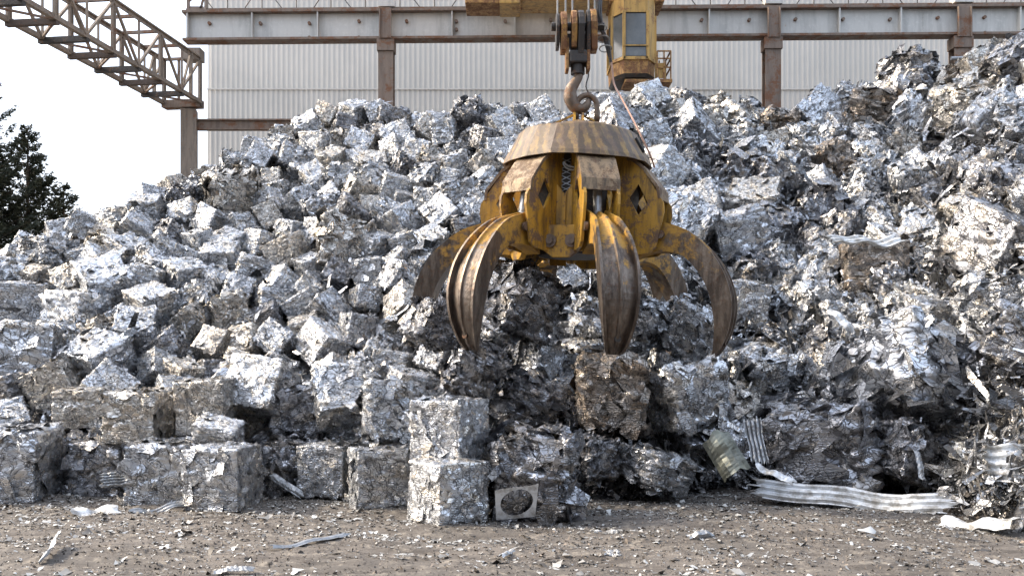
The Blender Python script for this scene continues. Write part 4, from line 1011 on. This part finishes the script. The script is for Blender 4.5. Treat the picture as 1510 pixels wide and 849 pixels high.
# ---------------------------------------------------------------- trees at far left
def conifer(x, y, h, rad, seed, label, zmin=.1, cards=2600):
    r = np.random.default_rng(seed); t = empty('spruce_tree', (x, y, 0), label=label, cat='tree', group='dark spruces behind the left end of the heap')
    child(MB().tube([(x, y, h * q) for q in np.linspace(0, 1, 6)], list(np.linspace(.16, .012, 6)), 7).build('trunk', M['bark']), t)
    V = []; 
    nb = int(h * 26)
    P = []; D = []
    mb = MB()
    for i in range(nb):
        q = (i + r.random()) / nb; q = zmin + (1 - zmin) * q; az = r.uniform(0, 2 * math.pi)
        L = rad * (1 - q) ** .8 * r.uniform(.55, 1.12) + .12; up = .15 + .55 * q
        d = np.array([math.cos(az), math.sin(az), 0.]); p0 = np.array([x, y, h * q])
        m_ = max(4, int(L * 26)); tt = r.random(m_) ** .7
        for a in tt:
            c = p0 + d * L * a + np.array([0, 0, L * (up * a - .75 * a * (1 - a) - .25 * (1 - q) * a)])
            for _ in range(7):
                sp_ = .03 + .09 * L * (1 - a) ; P.append(c + r.normal(size=3) * sp_ * np.array([1, 1, .45])); D.append(d + r.normal(size=3) * .5)
        mb.tube([p0, p0 + d * L * .5 + np.array([0, 0, L * (up * .5 - .2)]), p0 + d * L * .95 + np.array([0, 0, L * (up * .9 - .1)])], [.02, .012, .005], 3)
    child(mb.build('branches', M['bark']), t)
    P = np.array(P); D = np.array(D); D /= np.linalg.norm(D, axis=1, keepdims=True); n = len(P)
    L = r.uniform(.07, .20, n); s_ = r.normal(size=(n, 3)); s_ = np.cross(D, s_); s_ /= np.linalg.norm(s_, axis=1, keepdims=True); W = L * .32
    V = np.stack([P - s_ * W[:, None] * .5, P + D * (L * .5)[:, None] - s_ * W[:, None] * .3, P + D * L[:, None], P + D * (L * .5)[:, None] + s_ * W[:, None] * .6], 1).reshape(-1, 3)
    Q = np.arange(4 * n).reshape(-1, 4)
    child(link('crown', mesh_np('crown', V, Q), M['needle']), t)
    return t
TY = 33.0
def tx(px): return (px - CX) / F * TY
conifer(tx(41), TY, EYE + (HY - 188) / F * TY, 2.3, 1, 'slim pointed dark spruce rising behind the left end of the heap')
conifer(tx(-36), TY - 1.5, 13.0, 4.3, 2, 'tall dark spruce cut by the left edge of the photo')
conifer(tx(78), TY + .8, EYE + (HY - 268) / F * TY, 2.0, 3, 'low broad spruce right of the slim pointed one')
conifer(tx(8), TY - .8, EYE + (HY - 225) / F * TY, 2.4, 4, 'bushy spruce between the tall and the slim pointed one')
# small autumn shrub
r = np.random.default_rng(9); n = 500
sx, sy = (8 - CX) / F * 27, 27.0
t = empty('shrub', (sx, sy, 0), label='small reddish-brown shrub at the left edge under the spruces', cat='shrub')
P = np.stack([sx + r.normal(size=n) * .5, sy + r.normal(size=n) * .4, 3.7 + r.normal(size=n) * .55 - .3], 1); N = r.normal(size=(n, 3)); N /= np.linalg.norm(N, axis=1, keepdims=True)
V, Q = shards(P, N, r.uniform(.06, .14, n), r.uniform(.03, .08, n), .5, .3, 2, r)
child(link('foliage', mesh_np('foliage', V, Q), M['autumn']), t)
m = MB()
for k in range(12): a = r.uniform(0, 6.28); m.tube([(sx, sy, 0), (sx + .15 * math.cos(a), sy, 2.0), (sx + .6 * math.cos(a), sy + .3 * math.sin(a), 4.0)], [.03, .02, .006], 4)
child(m.build('stems', M['bark']), t)

# ---------------------------------------------------------------- which bales does one see: the 300 largest stay single things, the rest are one mass
bpy.context.view_layer.update()
dg = bpy.context.evaluated_depsgraph_get()
hits = {}
for iy in range(0, 849, 4):
    for ix in range(0, 1510, 4):
        dv = Vector(((ix - CX) / F, 1, (HY - iy) / F)).normalized()
        ok, loc, nrm, fi, ob, mtx = SC.ray_cast(dg, (0, 0, EYE), dv)
        if ok and ob.name.startswith('scrap_bale'): hits[ob.name] = hits.get(ob.name, 0) + 1
for b in BALES: b['hits'] = hits.get(b['o'].name, 0)
order = sorted(BALES, key=lambda b: (-(b['label'] is not None and b['hits'] > 0), -b['hits']))
keep = [b for b in order[:300] if b['hits'] >= 3]; ids = set(id(b) for b in keep)
rest = [b for b in BALES if id(b) not in ids]
print('BALES', len(BALES), 'kept', len(keep), 'visible', sum(b['hits'] >= 3 for b in BALES), 'hidden named', [b['label'] for b in rest if b['label']])
V = []; Q = []; nv = 0
for i, b in enumerate(rest):
    v_, q_ = LOW[i % 5]; Mx = np.array(Euler(b['r']).to_matrix()); vv = (v_ * np.array(b['s'])) @ Mx.T + np.array(b['p'])
    V.append(vv); Q.append(q_ + nv); nv += len(vv); bpy.data.objects.remove(b['o'])
tag(link('buried_bales', mesh_np('buried_bales', np.vstack(V), np.vstack(Q)), M['grey']), 'smaller half-buried bales filling the gaps and the back of the heap', 'scrap bales', kind='stuff')
ZX = [(-99, 110, 'at the left end by the spruces'), (110, 262, 'left of the truss column'), (262, 400, 'below the tie beam'), (400, 520, 'left of the second column'),
      (520, 625, 'below the second column'), (625, 745, 'left of the grapple'), (745, 960, 'behind the grapple'), (960, 1085, 'below the cabin, right of the grapple'),
      (1085, 1190, 'below the third column'), (1190, 1330, 'between the third and fourth column'), (1330, 1425, 'below the fourth column'), (1425, 1900, 'at the right edge')]
ORD = ['leftmost', 'second', 'third', 'fourth', 'fifth', 'sixth', 'seventh', 'eighth', 'ninth', 'tenth', 'eleventh', 'twelfth', 'thirteenth', 'fourteenth', 'fifteenth', 'sixteenth']
BAND = [(0, .13, 'on the crest'), (.13, .30, 'on the upper slope'), (.30, .48, 'above mid-slope'), (.48, .66, 'below mid-slope'), (.66, .84, 'low on the slope'), (.84, 3, 'at the foot')]
TONE = dict(pale='silver', grey='grey', tan='tan', dark='dark', rusty='rusty')
cells = {}
for b in keep:
    if b['label']: continue
    top = float(prof(RIDGE, b['px'])) - 25; bot = float(prof(TOE, b['px'])); f = (b['py'] - top) / (bot - top)
    zx = next(z[2] for z in ZX if b['px'] < z[1]); bd = next(z[2] for z in BAND if f < z[1])
    cells.setdefault((TONE[b['tone']], 'ragged' if b['kind'] == 'rough' else 'square', bd, zx), []).append(b)
for (tone, kd, bd, zx), lst in cells.items():
    lst.sort(key=lambda b: b['px'])
    for i, b in enumerate(lst):
        if len(lst) == 1: lab = f'{tone} {kd} bale {bd} {zx}'
        elif len(lst) == 2: lab = f'{("left", "right")[i]}-hand {tone} {kd} bale {bd} {zx}'
        elif i == len(lst) - 1: lab = f'rightmost {tone} {kd} bale {bd} {zx}'
        else: lab = f'{ORD[i]}{"" if i == 0 else "-from-left"} {tone} {kd} bale {bd} {zx}'
        b['label'] = lab
for b in keep: tag(b['o'], b['label'], 'scrap bale', 'pressed scrap metal bales in the heap')
